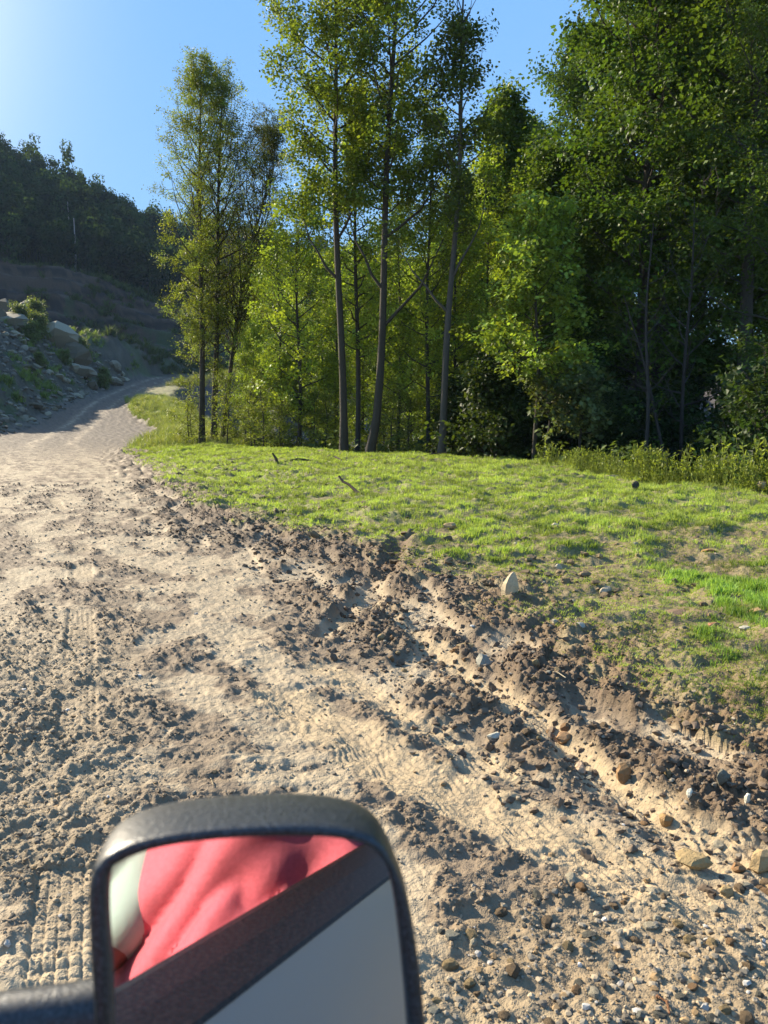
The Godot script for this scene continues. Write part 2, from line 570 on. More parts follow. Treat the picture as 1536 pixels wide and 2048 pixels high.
func stone(called: String, label: String, x: float, d: float, size: Vector3, col: Color, seed_: int, turn := 0.0, tilt := 0.0, sink := 0.33, group := "", cat := "stone") -> void:
	var y := ground(x, d)
	var o := obj(called, stone_mesh(seed_, 0.92, size), stone_mat(col))
	o.position = Vector3(x, y + size.y * (1.0 - 2.0 * sink), -d)
	o.rotation = Vector3(tilt, turn, tilt * 0.5)
	tag(o, label, cat, group)

# ---------------------------------------------------------------- trees
func spray(seed_: int, nleaf: int, leaf: float, rad: float, flat: float, wide := 0.62) -> ArrayMesh:
	var r := RandomNumberGenerator.new()
	r.seed = seed_
	var b := Buf.new()
	for k in nleaf:
		var p := Vector3(r.randfn() * 0.45, r.randfn() * 0.45 * flat, r.randfn() * 0.45)
		if p.length() > 1.0:
			p = p.normalized()
		p *= rad
		var up := Vector3(r.randfn() * 0.55, 1.0, r.randfn() * 0.55).normalized()
		var dir := Vector3(r.randf_range(-1, 1), r.randf_range(-0.6, 0.2), r.randf_range(-1, 1))
		dir = (dir - up * dir.dot(up)).normalized()
		var sd := dir.cross(up)
		var l := leaf * r.randf_range(0.65, 1.2)
		var col := Color(1, 1, 1) * r.randf_range(0.75, 1.25)
		var mid := p + dir * l * 0.45 - up * l * 0.06
		var a := p
		var e := p + dir * l - up * l * 0.15
		var w1 := mid + sd * l * wide * 0.5 + up * l * 0.07
		var w2 := mid - sd * l * wide * 0.5 + up * l * 0.07
		b.tri(a, w1, e, col)
		b.tri(a, e, w2, col)
	return b.mesh()

func leafy(src: ArrayMesh, where: Array, tint: PackedColorArray) -> ArrayMesh:   # one crown of many sprays of leaves
	var arr := src.surface_get_arrays(0)
	var sv: PackedVector3Array = arr[Mesh.ARRAY_VERTEX]
	var sn: PackedVector3Array = arr[Mesh.ARRAY_NORMAL]
	var sc: PackedColorArray = arr[Mesh.ARRAY_COLOR]
	var kinds: Array = []
	for k in mini(24, where.size()):
		var one := PackedColorArray()
		for c in sc:
			one.append(c * tint[k])
		kinds.append(one)
	var v := PackedVector3Array()
	var n := PackedVector3Array()
	var c := PackedColorArray()
	for k in where.size():
		var t: Transform3D = where[k]
		v.append_array(t * sv)
		n.append_array(Transform3D(t.basis.orthonormalized(), Vector3.ZERO) * sn)
		c.append_array(kinds[k % kinds.size()])
	var a := []
	a.resize(Mesh.ARRAY_MAX)
	a[Mesh.ARRAY_VERTEX] = v
	a[Mesh.ARRAY_NORMAL] = n
	a[Mesh.ARRAY_COLOR] = c
	a[Mesh.ARRAY_INDEX] = PackedInt32Array(range(v.size()))
	var m := ArrayMesh.new()
	m.add_surface_from_arrays(Mesh.PRIMITIVE_TRIANGLES, a)
	return m

func tree(called: String, label: String, group: String, x: float, d: float, sp: Dictionary, cat := "tree") -> Node3D:
	var root := Node3D.new()
	root.name = called
	add_child(root, true)
	row(d)
	var gy: float = macro(x) - 0.15
	root.position = Vector3(x, gy, -d)
	tag(root, label, cat, group)
	var r := RandomNumberGenerator.new()
	r.seed = sp.seed
	var h: float = sp.h
	var lean: Vector2 = sp.get("lean", Vector2.ZERO)
	var r0: float = sp.r0
	var cb: float = sp.cb
	var cr: float = sp.cr
	var bend: float = sp.get("bend", 0.25)
	var b := Buf.new()
	var wood: Color = sp.get("wood", Color(0.075, 0.065, 0.05))
	var tp := PackedVector3Array()
	var tr := PackedFloat32Array()
	var m := 15
	var ph := r.randf() * TAU
	for k in m:
		var t := float(k) / (m - 1)
		var off := Vector3(lean.x, 0, -lean.y) * pow(t, sp.get("leanpow", 1.1))
		off += Vector3(sin(t * 7.0 + ph), 0, cos(t * 5.3 + ph * 2.0)) * bend * t * (1.2 - t)
		tp.append(Vector3(0, h * t, 0) + off)
		tr.append(r0 * (pow(1.0 - t, 0.75) * (1.0 + 0.35 * exp(-t * 40.0))) + 0.012)
	b.tube(tp, tr, 9, wood)
	var wh: Array = []
	var tint := PackedColorArray()
	var leafcol: Color = sp.tint * 0.8
	var vary: float = sp.get("vary", 0.42)
	var sz: float = sp.get("sz", 1.0)
	var nl: int = sp.nl
	var nt: int = sp.get("nt", 4)
	var per: int = sp.get("per", 3)
	var el0: float = sp.get("el0", 0.5)
	var el1: float = sp.get("el1", 1.0)
	var thin: float = sp.get("thin", 1.0)
	var prof: int = sp.get("prof", 0)
	var extra: Array = sp.get("limbs", [])
	for k in nl + extra.size():
		var own := k >= nl   # a great limb of this very tree
		var u := (k + r.randf()) / nl
		var t: float = cb + (sp.get("top", 0.985) - cb) * u
		if own:
			t = extra[k - nl][0]
			u = 0.4
		var ft := t * (m - 1)
		var i0 := mini(int(ft), m - 2)
		var start := tp[i0].lerp(tp[i0 + 1], ft - i0)
		var rt := lerpf(tr[i0], tr[i0 + 1], ft - i0)
		var shape := 1.0
		if prof == 0:
			shape = sqrt(maxf(0.05, 1.0 - pow(2.0 * u - 0.85, 2.0) / 1.4))
		elif prof == 1:
			shape = lerpf(0.55, 1.0, ss(0.0, 0.5, u)) * (1.0 - 0.65 * ss(0.6, 1.0, u))
		else:
			shape = 1.0 - 0.55 * u
		var len := cr * shape * r.randf_range(0.7, 1.12)
		var az := k * 2.4 + r.randf_range(-0.5, 0.5)
		var el := lerpf(el0, el1, u) + r.randf_range(-0.2, 0.2)
		if own:
			az = extra[k - nl][1]
			el = extra[k - nl][2]
			len = extra[k - nl][3]
		var side := Vector3(cos(az), 0, sin(az))
		var pts := PackedVector3Array([start])
		var rr := PackedFloat32Array([minf(rt * 0.55, (0.05 if own else 0.012) + len * 0.016)])
		var p := start
		for j in 5:
			var e2: float = el + 0.12 * j * sp.get("curl", 1.0)
			var dir := (side * cos(e2) + Vector3(0, sin(e2), 0) + Vector3(r.randfn(), r.randfn(), r.randfn()) * 0.09).normalized()
			p += dir * len / 5.0 / maxf(cos(el) * 0.6 + 0.4, 0.3)
			pts.append(p)
			rr.append(maxf(rr[0] * (1.0 - (j + 1) / 5.3), 0.007))
		b.tube(pts, rr, 5, wood)
		for j in nt:
			var f := lerpf(0.7 if own else 0.25, 1.0, (j + r.randf()) / nt) * 4.99
			var j0 := mini(int(f), 4)
			var q := pts[j0].lerp(pts[j0 + 1], f - j0)
			var along := (pts[j0 + 1] - pts[j0]).normalized()
			var tw := (along * 0.6 + Vector3(r.randfn(), r.randfn() * 0.55 + 0.1, r.randfn()) * 0.75).normalized()
			var tl := (len * 0.34 + 0.25) * r.randf_range(0.5, 1.2)
			var mid := q + tw * tl * 0.55
			var end := mid + (tw + Vector3(0, sp.get("droop", 0.1), 0)).normalized() * tl * 0.5
			b.tube(PackedVector3Array([q, mid, end]), PackedFloat32Array([0.011, 0.008, 0.004]), 3, wood)
			for z in per:
				if r.randf() > thin:
					continue
				var g := q.lerp(end, lerpf(0.3, 1.05, (z + r.randf()) / per)) + Vector3(r.randfn(), r.randfn(), r.randfn()) * 0.14 * sz
				var bas := Basis.from_euler(Vector3(r.randfn() * 0.4, r.randf() * TAU, r.randfn() * 0.4)).scaled(Vector3.ONE * sz * r.randf_range(0.7, 1.3))
				wh.append(Transform3D(bas, g))
				var w := 1.0 + r.randf_range(-vary, vary)
				var yl := r.randf_range(0.0, 0.25)
				tint.append(Color(leafcol.r * w * (1.0 + yl), leafcol.g * w, leafcol.b * w * (1.0 - yl)))
	if sp.has("dead"):
		for k in 16:
			var q2 := tp[m - 1].lerp(tp[m - 3], r.randf())
			var s2 := Vector3(r.randfn(), 1.6 + r.randf(), r.randfn()).normalized()
			var l2: float = sp.dead * r.randf_range(0.4, 1.0)
			b.tube(PackedVector3Array([q2, q2 + s2 * l2 * 0.5, q2 + (s2 + Vector3(r.randfn(), 0.2, r.randfn()) * 0.25) * l2]), PackedFloat32Array([0.03, 0.018, 0.006]), 4, wood)
	obj("trunk", b.mesh(), M.bark, root)
	if wh.size():
		obj("crown", leafy(sp.spray, wh, tint), M.leaf, root)
	return root

func beside(x: float, d: float) -> String:   # where a tree stands, told by the tree one can name
	var marks := [[-0.235, "the twin trunks", 45.0], [-0.052, "the straight tall poplar", 35.0], [-0.02, "the leaning poplar", 34.0], [0.074, "the bare topped trunk", 32.0], [0.195, "the bright young tree", 28.0], [0.33, "the wood's left shoulder", 37.0], [0.46, "the second tall forest tree", 33.0]]
	var best = marks[0]
	for m in marks:
		if absf(x / d - m[0]) < absf(x / d - best[0]):
			best = m
	var gap: float = d - best[2]
	var how := "in front of" if gap < -1.0 else ("close behind" if gap < 9.0 else ("well behind" if gap < 20.0 else "far behind"))
	var way := "to the left" if x / d < best[0] else "to the right"
	return "%s %s, %s" % [how, best[1], way]

func again(src: Node3D, x: float, d: float, turn: float, sc: float, label: String, group: String) -> Node3D:
	var c: Node3D = src.duplicate()
	c.name = src.name
	add_child(c, true)
	row(d)
	c.position = Vector3(x, macro(x) - 0.2, -d)
	c.rotation.y = turn
	c.scale = Vector3(sc, sc * rf(0.92, 1.08), sc)
	tag(c, label, "", group)
	return c

# ---------------------------------------------------------------- ground cover
func tuft(seed_: int, blades: int, h: float, spread: float, w: float, lean: float) -> ArrayMesh:
	var r := RandomNumberGenerator.new()
	r.seed = seed_
	var b := Buf.new()
	for k in blades:
		var az := r.randf() * TAU
		var p := Vector3(cos(az), 0, sin(az)) * spread * r.randf()
		var out := Vector3(r.randfn(), 0, r.randfn()) * lean
		var hh := h * r.randf_range(0.55, 1.15)
		var sd := Vector3(cos(az + 1.3), 0, sin(az + 1.3)) * w
		var mid := p + out * 0.35 * hh + Vector3(0, hh * 0.6, 0)
		var tip := p + out * hh + Vector3(0, hh, 0)
		var col := Color(1, 1, 1) * r.randf_range(0.8, 1.2)
		b.tri(p - sd, p + sd, mid + sd * 0.8, col)
		b.tri(p - sd, mid + sd * 0.8, mid - sd * 0.8, col)
		b.tri(mid - sd * 0.8, mid + sd * 0.8, tip, col)
	return b.mesh()

func weed_mesh(seed_: int, h: float) -> ArrayMesh:
	var r := RandomNumberGenerator.new()
	r.seed = seed_
	var b := Buf.new()
	for s in 6:
		var p := Vector3(r.randfn() * 0.14, 0, r.randfn() * 0.1)
		var tip := p + Vector3(r.randfn() * 0.12, h * r.randf_range(0.7, 1.1), r.randfn() * 0.12)
		b.tube(PackedVector3Array([p, p.lerp(tip, 0.5), tip]), PackedFloat32Array([0.007, 0.005, 0.003]), 3, Color(0.9, 0.9, 0.9))
		for k in 11:
			var q := p.lerp(tip, r.randf_range(0.12, 1.0))
			var dir := Vector3(r.randfn(), r.randf_range(0.2, 1.3), r.randfn()).normalized()
			var sd := dir.cross(Vector3(r.randfn(), r.randfn(), r.randfn())).normalized()
			var l := 0.08 * r.randf_range(0.6, 1.3)
			var col := Color(1, 1, 1) * r.randf_range(0.8, 1.2)
			b.tri(q, q + dir * l * 0.5 + sd * l * 0.2, q + dir * l, col)
			b.tri(q, q + dir * l, q + dir * l * 0.5 - sd * l * 0.2, col)
	return b.mesh()

func far_tree_mesh(seed_: int, h: float, rad: float) -> ArrayMesh:
	var r := RandomNumberGenerator.new()
	r.seed = seed_
	var b := Buf.new()
	b.tube(PackedVector3Array([Vector3(0, -1, 0), Vector3(0.2, h * 0.5, 0), Vector3(0, h * 0.9, 0)]), PackedFloat32Array([0.3, 0.2, 0.06]), 5, Color(1.3, 1.1, 0.9))
	var blobs := []
	for k in 9:
		var u := r.randf()
		var az := r.randf() * TAU
		blobs.append([Vector3(cos(az) * rad * 0.6 * (1.0 - 0.5 * u), h * lerpf(0.35, 0.93, u), sin(az) * rad * 0.6 * (1.0 - 0.5 * u)), rad * r.randf_range(0.3, 0.55)])
	for k in 420:
		var bl = blobs[k % 9]
		var nn := Vector3(r.randfn(), r.randfn() * 0.8 + 0.2, r.randfn()).normalized()
		var p: Vector3 = bl[0] + nn * bl[1] * r.randf_range(0.75, 1.1)
		var up := (nn + Vector3(r.randfn(), r.randfn() + 0.6, r.randfn()) * 0.5).normalized()
		var dir := up.cross(Vector3(r.randfn(), r.randfn(), r.randfn())).normalized()
		var sd := dir.cross(up)
		var l := r.randf_range(0.35, 0.75)
		var col := Color(1, 1, 1) * r.randf_range(0.7, 1.3)
		b.tri(p - dir * l, p + sd * l * 0.6, p + dir * l, col)
		b.tri(p - dir * l, p + dir * l, p - sd * l * 0.6, col)
	return b.mesh()

func grass_field() -> void:
	rng.seed = 11
	var wh: Array = []
	var tint := PackedColorArray()
	var w2: Array = []
	var t2 := PackedColorArray()
	var ws: Array = []
	var ts := PackedColorArray()
	var rows_ := 2600
	for k in rows_:
		var d := 2.6 * exp(float(k) / rows_ * log(50.0 / 2.6))
		row(d)
		var lo := r_edge - 0.4
		var hi := minf(r_crest + 2.0, 0.75 * d + 1.0)
		for z in (110 if d < 12.0 else 62):
			var x := rf(lo, hi)
			var y := hgt(x)
			if o_reg == 0 or o_q > 2.2:
				continue
			var g := o_grass if o_reg == 1 else 0.9
			var cl := nB.get_noise_2d(x * 2.6 + 11.0, d * 2.6)
			if rf(0.0, 1.0) > maxf(g * (0.75 + cl * 0.7), 0.34 if o_s > 0.7 and d < 13.0 else 0.03):
				continue
			var lush := 1.0 + 0.45 * ss(1.6, 2.6, x - d * 0.12 + cl * 0.8) * (1.0 - ss(7.0, 9.5, d))
			var s := (0.62 + d * 0.026) * rf(0.6, 1.25) * (0.75 + 0.4 * g) * lush
			var bas := Basis(Vector3.UP, rf(0, TAU)).scaled(Vector3(s, s * rf(0.7, 1.2), s))
			var w := rf(0.72, 1.2) * (0.9 + 0.45 * nA.get_noise_2d(x * 0.7, d * 0.9))
			var yel := rf(0.0, 1.0)
			var col := Color(0.24, 0.36, 0.085).lerp(Color(0.42, 0.51, 0.125), clampf(yel * 0.6 + 0.4 * ss(4.0, 14.0, d), 0.0, 1.0)).lerp(Color(0.19, 0.36, 0.07), (lush - 1.0) * 1.2)
			if d < 13.0 and rf(0.0, 1.0) > g * 1.15 - 0.3 + (lush - 1.0) * 1.5:
				ws.append(Transform3D(bas, Vector3(x, y - 0.004, -d)))
				ts.append(col.lerp(Color(0.34, 0.35, 0.11), 0.5) * w)
			else:
				wh.append(Transform3D(bas, Vector3(x, y - 0.006, -d)))
				tint.append(col * w)
	tag(copies("short_grass", tuft(5, 9, 0.062, 0.05, 0.0035, 0.45), M.leaf, wh, tint), "short bright green seedling grass sprouting over the sloping field", "grass", "", "stuff")
	tag(copies("seedlings", tuft(6, 5, 0.034, 0.045, 0.0045, 0.8), M.leaf, ws, ts), "tiny olive seedlings thinly sprinkled over the bare brown slope", "seedlings", "", "stuff")
	# tall weeds along the brow on the right, tall grass on the bank beside the far road
	var crest := [Vector2(4.9, 24.5), Vector2(5.6, 21.5), Vector2(6.0, 19.0), Vector2(6.3, 17.5), Vector2(6.9, 15.8), Vector2(7.5, 14.0), Vector2(8.2, 11.0)]
	for k in 1500:
		var f := rf(0.0, crest.size() - 1.001)
		var p: Vector2 = crest[int(f)].lerp(crest[int(f) + 1], f - int(f))
		var x: float = p.x + absf(rng.randfn()) * 0.55 + 0.15
		var d: float = p.y + absf(rng.randfn()) * 0.5
		var dens := 0.35 + nA.get_noise_2d(x * 1.3, d * 0.9) * 1.2
		if rf(0, 1) > dens + 0.25:
			continue
		var y := ground(x, d)
		var s := (0.25 + 1.1 * pow(rf(0.0, 1.0), 2.6)) * (0.55 + 0.8 * dens) * (0.65 + 0.09 * f)
		w2.append(Transform3D(Basis(Vector3.UP, rf(0, TAU)).scaled(Vector3(s, s, s)), Vector3(x, y - 0.03, -d)))
		t2.append(Color(0.24, 0.29, 0.055) * rf(0.6, 1.25))
	tag(copies("tall_weeds", weed_mesh(3, 0.62), M.leaf, w2, t2), "yellow green tall weeds along the brow of the field before the dark woods", "weeds", "", "stuff")
	var w3: Array = []
	var t3 := PackedColorArray()
	for k in 9000:
		var d := rf(40.0, 118.0)
		row(d)
		var x := rf(r_edge + 0.3, r_crest + 2.5)
		var y := hgt(x)
		var cl2 := nA.get_noise_2d(x * 0.5, d * 0.5)
		if rf(0, 1) > 0.6 + cl2 * 1.3:
			continue
		var s := rf(0.5, 1.2) * (1.0 + cl2 * 0.5) * clampf((d - 38.0) * 0.12, 0.25, 1.0)
		w3.append(Transform3D(Basis(Vector3.UP, rf(0, TAU)).scaled(Vector3(s * 1.3, s, s * 1.3)), Vector3(x, y - 0.03, -d)))
		t3.append(Color(0.20, 0.26, 0.07).lerp(Color(0.3, 0.31, 0.11), rf(0, 1)) * rf(0.75, 1.2))
	for k in 2600:
		var d := rf(134.0, 170.0)
		row(d)
		var x := rf(r_crest - 2.0, r_crest + 40.0)
		var y := hgt(x)
		if y < 8.0:
			continue
		w3.append(Transform3D(Basis(Vector3.UP, rf(0, TAU)).scaled(Vector3.ONE * rf(1.0, 2.2)), Vector3(x, y - 0.03, -d)))
		t3.append(Color(0.19, 0.21, 0.06) * rf(0.75, 1.2))
	tag(copies("tall_grass", tuft(8, 20, 0.62, 0.32, 0.012, 0.4), M.leaf, w3, t3), "tall pale green grass on the shoulder of the road beyond the field", "grass", "", "stuff")

func loose_stones() -> void:
	rng.seed = 21
	var wa: Array = []
	var ta := PackedColorArray()
	var wb: Array = []
	var tb := PackedColorArray()
	for k in 3400:
		var d := 1.9 * exp(rf(0.0, 1.0) * log(13.0 / 1.9))
		row(d)
		for z in 13:
			var x := rf(-0.6 * d - 0.2, minf(0.62 * d + 0.3, r_crest))
			var y := hgt(x)
			var s := o_s
			var rough := clampf(nF.get_noise_2d(x * 1.3 + 40.0, d * 1.3) + 0.35, 0.0, 1.0)
			var gravel := ss(0.2, 0.9, x + (2.7 - d) * 0.8) * (1.0 - ss(2.5, 3.2, d + x * 0.2)) * (1.0 if s < 0.3 else 0.0)
			var bank := ss(-1.3, -0.3, s) * (1.0 - ss(0.3, 1.3, s))
			var left := ss(0.1, -0.6, x + 0.9 + (d - 3.0) * 0.35) * ss(2.3, 3.0, d) * (1.0 - ss(5.5, 8.0, d))
			var dens := 0.13 * rough + gravel * 0.75 + bank * 0.25 + left * 0.3
			if s > 0.6:
				dens = 0.05
			if rf(0, 1) > dens:
				continue
			var big := pow(rf(0, 1), 4.0)
			var r := (0.003 + 0.014 * big) * (0.75 + 0.09 * d)
			if gravel > 0.5:
				r *= 1.15
			var bas := Basis.from_euler(Vector3(rf(0, 6), rf(0, 6), rf(0, 6))).scaled(Vector3(1.0, rf(0.5, 0.9), 1.0) * r)
			var col: Color
			var pick := rf(0, 1)
			if pick < 0.42:
				col = Color(0.22, 0.185, 0.135)
			elif pick < 0.62:
				col = Color(0.125, 0.105, 0.08)
			elif pick < 0.74:
				col = Color(0.27, 0.18, 0.09)
			elif pick < 0.77:
				col = Color(0.42, 0.39, 0.34)
			else:
				col = Color(0.33, 0.26, 0.17)
			wa.append(Transform3D(bas, Vector3(x, y + r * 0.25, -d)))
			ta.append(col * rf(0.75, 1.25))
		for z in 5:
			var x := rf(-0.6 * d - 0.2, r_edge + 0.9)
			var y := hgt(x)
			var bank := ss(-1.4 - 0.02 * d, -0.2, o_s) * (1.0 - ss(0.2, 0.9, o_s))
			var cl := clampf(nF.get_noise_2d((x * 0.94 + d * 0.34) * 0.95, (d * 0.94 - x * 0.34) * 0.5) * 1.4, 0.0, 1.0)
			if rf(0, 1) > bank * 0.6 + cl * 0.1:
				continue
			var r := (0.007 + 0.026 * pow(rf(0, 1), 2.5)) * (0.8 + 0.06 * d)
			if bank < 0.3:
				r *= 0.7
			var bas := Basis.from_euler(Vector3(rf(0, 6), rf(0, 6), rf(0, 6))).scaled(Vector3(1.0, rf(0.55, 0.95), rf(0.7, 1.0)) * r)
			wb.append(Transform3D(bas, Vector3(x, y + r * 0.2, -d)))
			tb.append((Color(0.13, 0.094, 0.063) if bank > 0.3 else Color(0.28, 0.215, 0.145)) * rf(0.8, 1.3))
	var wc: Array = []
	var tc := PackedColorArray()
	for k in 4200:
		var d := 1.95 * exp(rf(0.0, 1.0) * log(22.0 / 1.95))
		row(d)
		for z in 24:
			var x := rf(-0.58 * d - 0.1, minf(0.58 * d + 0.1, r_edge + 1.6))
			var y := hgt(x)
			if rf(0, 1) > o_clod * 0.75 + 0.025:
				continue
			var r := (0.0025 + 0.0105 * pow(rf(0, 1), 3.0)) * (0.75 + 0.11 * d)
			var bas := Basis.from_euler(Vector3(rf(-0.7, 0.7), rf(0, 6), rf(-0.7, 0.7))).scaled_local(Vector3(rf(0.8, 1.4), rf(0.35, 0.8), 1.0) * r)
			wc.append(Transform3D(bas, Vector3(x, y + r * 0.2, -d)))
			tc.append(o_col * rf(0.6, 1.25))
	tag(copies("soil_crumbs", stone_mesh(123, 0.95, Vector3.ONE, 5, 2), M.rock, wc, tc), "dry soil crumbs littering the churned mud", "soil", "", "stuff")
	tag(copies("gravel", stone_mesh(77, 0.98, Vector3.ONE, 6, 3, 0.2), M.rock, wa, ta), "loose grey, tan and rust gravel scattered over the mud", "gravel", "", "stuff")
	for k in 2600:
		var d := 7.0 * exp(rf(0.0, 1.0) * log(30.0 / 7.0))
		row(d)
		var x := r_edge + 0.3 + absf(rng.randfn()) * 1.6 + 0.05 * d * rf(0.0, 1.0)
		var y := hgt(x)
		if o_s < 0.2 or o_q > 0.0 or rf(0, 1) > 0.12 + nB.get_noise_2d(x * 1.1 + 20.0, d * 1.4) * 1.5:
			continue
		var r := (0.012 + 0.05 * pow(rf(0, 1), 3.0)) * (0.7 + 0.035 * d)
		wb.append(Transform3D(Basis.from_euler(Vector3(rf(0, 6), rf(0, 6), rf(0, 6))).scaled(Vector3(1.2, rf(0.55, 0.95), 1.0) * r), Vector3(x, y + r * 0.3, -d)))
		tb.append(Color(0.15, 0.108, 0.06) * rf(0.7, 1.3))
	tag(copies("mud_clods", stone_mesh(99, 0.9, Vector3.ONE, 7, 4, 0.34), M.rock, wb, tb), "crumbly brown mud clods along the edge of the field", "mud", "", "stuff")

func standing_stone() -> void:
	var b := Buf.new()
	var rings: Array = []
	for q in [[-0.06, 0.07, 0.0], [0.02, 0.082, 0.0], [0.08, 0.074, 0.004], [0.14, 0.05, 0.01], [0.185, 0.025, 0.016], [0.2, 0.006, 0.02]]:
		var ring: Array = []
		for k in 7:
			var an := TAU * k / 7.0 + 0.3
			var wob: float = 1.0 + 0.16 * sin(k * 2.7 + q[0] * 9.0)
			ring.append(Vector3(cos(an) * q[1] * wob + q[2], q[0], sin(an) * q[1] * 0.62 * wob))
		rings.append(ring)
	for q in 5:
		for k in 7:
			b.quad(rings[q][k], rings[q + 1][k], rings[q + 1][(k + 1) % 7], rings[q][(k + 1) % 7], Color.WHITE)
	var o := obj("standing_stone", b.mesh(), stone_mat(Color(0.6, 0.5, 0.38)))
	o.position = on(1.18, 7.05, 0.0)
	o.rotation = Vector3(0.08, -0.5, -0.08)
	tag(o, "pale pointed stone standing upright in the grass", "stone")

func hero_stones() -> void:
	var tan_ := Color(0.36, 0.27, 0.16)
	var grey := Color(0.27, 0.27, 0.26)
	var pale := Color(0.50, 0.45, 0.38)
	var rust := Color(0.27, 0.17, 0.1)
	standing_stone()
	stone("grey_stone", "blue grey angular stone at the mud bank's edge below the pale upright stone", 0.72, 5.4, Vector3(0.075, 0.078, 0.07), grey, 311, 0.9, 0.1)
	stone("tan_stone", "flat tan stone in the small sandy washout beside the blue grey angular stone", 0.62, 5.72, Vector3(0.075, 0.03, 0.05), tan_, 312, 0.2)
	stone("stone_slab", "wide pinkish brown flat slab half buried in the thin grass", 2.49, 6.45, Vector3(0.29, 0.035, 0.14), Color(0.24, 0.165, 0.12), 313, 0.15, 0.06, 0.4, "", "slab")
	stone("orange_slab", "flat orange slab tilted on the grass slope far right", 3.98, 9.3, Vector3(0.13, 0.035, 0.08), Color(0.38, 0.22, 0.1), 314, 0.5, -0.2)
	stone("round_tan_stone", "rounded tan stone in bright grass, upslope of the gully mouth", 0.99, 11.4, Vector3(0.12, 0.075, 0.09), Color(0.42, 0.31, 0.19), 315, 0.1, 0.1)
	stone("white_stone", "flat whitish stone in the green grass, middle of the slope", 2.55, 11.4, Vector3(0.12, 0.045, 0.07), pale, 316, 0.7)
	stone("small_white_stone", "small white stone in grass upslope of the pale upright stone", 2.0, 8.68, Vector3(0.055, 0.04, 0.04), pale, 317, 0.3)
	stone("dark_stone", "small dark pyramid of stone high on the grass slope near the weeds", 4.95, 15.1, Vector3(0.08, 0.13, 0.07), Color(0.06, 0.055, 0.045), 318, 0.3, 0.0, 0.2)
	stone("earth_clod", "dark brown clod with a hollow shadow right of the pale upright stone", 1.63, 6.76, Vector3(0.09, 0.05, 0.06), Color(0.09, 0.065, 0.045), 319, 0.3)
	stone("tan_slab", "large smooth tan slab in the sandy channel, casting a long shadow", 1.25, 2.93, Vector3(0.085, 0.037, 0.05), Color(0.38, 0.28, 0.16), 320, -0.45, -0.2, 0.22, "", "slab")
	stone("round_stone", "small round tan stone just right of the large smooth tan slab", 1.32, 2.77, Vector3(0.032, 0.03, 0.028), Color(0.35, 0.26, 0.15), 321, 0.4)
	stone("edge_stone", "tan stone at the right edge of the picture above the sandy channel", 1.53, 2.92, Vector3(0.075, 0.045, 0.05), Color(0.43, 0.31, 0.18), 322, 0.3)
	stone("brown_stone", "reddish brown stone wedged against the tan stone at the right edge", 1.43, 2.9, Vector3(0.035, 0.026, 0.028), Color(0.27, 0.16, 0.09), 323, 0.3)
	stone("white_flat_stone", "flat bluish white stone in the rutted mud", 0.62, 4.15, Vector3(0.052, 0.022, 0.035), Color(0.48, 0.48, 0.46), 324, 0.2, 0.15)
	stone("peach_stone", "peach coloured block standing on the mud bank", 1.02, 4.17, Vector3(0.05, 0.045, 0.04), Color(0.43, 0.26, 0.15), 325, 0.2)
	stone("pink_stone", "pale pink stone just below the peach coloured block", 1.03, 3.84, Vector3(0.045, 0.04, 0.045), Color(0.46, 0.34, 0.27), 326, 0.9, 0.2)
	stone("orange_block", "tall rust orange block in the middle of the mud bank", 1.2, 3.66, Vector3(0.045, 0.07, 0.04), Color(0.29, 0.18, 0.1), 327, 0.5, 0.1)
	stone("orange_block", "squat rust orange block at the foot of the mud bank", 1.28, 3.28, Vector3(0.042, 0.036, 0.036), Color(0.33, 0.21, 0.11), 328, 0.1)
	stone("grey_bank_stone", "dark grey stone near the white chip on the mud bank", 1.57, 3.4, Vector3(0.045, 0.04, 0.035), Color(0.15, 0.145, 0.13), 329, 0.6)
	stone("white_chip", "bright white chip on the mud bank, left of two", 1.38, 3.3, Vector3(0.018, 0.026, 0.015), Color(0.7, 0.7, 0.68), 330, 0.6)
	stone("white_chip", "bright white chip on the mud bank, right of two", 1.63, 3.27, Vector3(0.018, 0.03, 0.015), Color(0.7, 0.7, 0.68), 331, 0.2)
	stone("edge_slab", "pale tan slab leaning at the far right brow of the field", 7.55, 15.3, Vector3(0.22, 0.16, 0.12), Color(0.45, 0.37, 0.27), 332, 0.9, 0.3)
	stone("grey_stone", "grey stone low on the bare soil below the wide slab", 1.57, 6.01, Vector3(0.075, 0.025, 0.045), Color(0.4, 0.38, 0.36), 333, 0.9)
	stone("pale_stone", "pale stone between the upright stone and the wide slab", 2.2, 7.5, Vector3(0.11, 0.04, 0.06), Color(0.42, 0.36, 0.29), 334, 0.8, 0.15)
	stone("red_stone", "reddish stone lying in grass right below the wide slab", 2.61, 5.96, Vector3(0.075, 0.03, 0.05), Color(0.3, 0.15, 0.1), 335, 0.8)
	stone("tan_flat_stone", "flat tan stone at the right edge in lush grass", 3.16, 6.4, Vector3(0.11, 0.03, 0.07), Color(0.4, 0.26, 0.15), 336, 0.8)
	stone("grey_flat_stone", "flat grey stone at the right edge beneath the flat tan stone", 2.86, 5.93, Vector3(0.09, 0.03, 0.06), Color(0.38, 0.38, 0.36), 337, 0.3)
	stone("half_buried_log_stone", "long pale stone half buried near the tall weeds", 6.0, 20.2, Vector3(0.3, 0.07, 0.12), Color(0.36, 0.31, 0.23), 338, 0.1)
	# the rest of the larger stones, by where they lie
	rng.seed = 31
	var done := 0
	var shape: Array = []
	for k in 8:
		shape.append(stone_mesh(400 + k, 0.95, Vector3.ONE))
	var mats: Array = []
	for cc in [grey, Color(0.13, 0.13, 0.125), tan_, rust, pale, Color(0.2, 0.145, 0.1)]:
		mats.append(stone_mat(cc))
	var tones := ["grey", "charcoal", "tan", "rust brown", "whitish", "dull brown"]
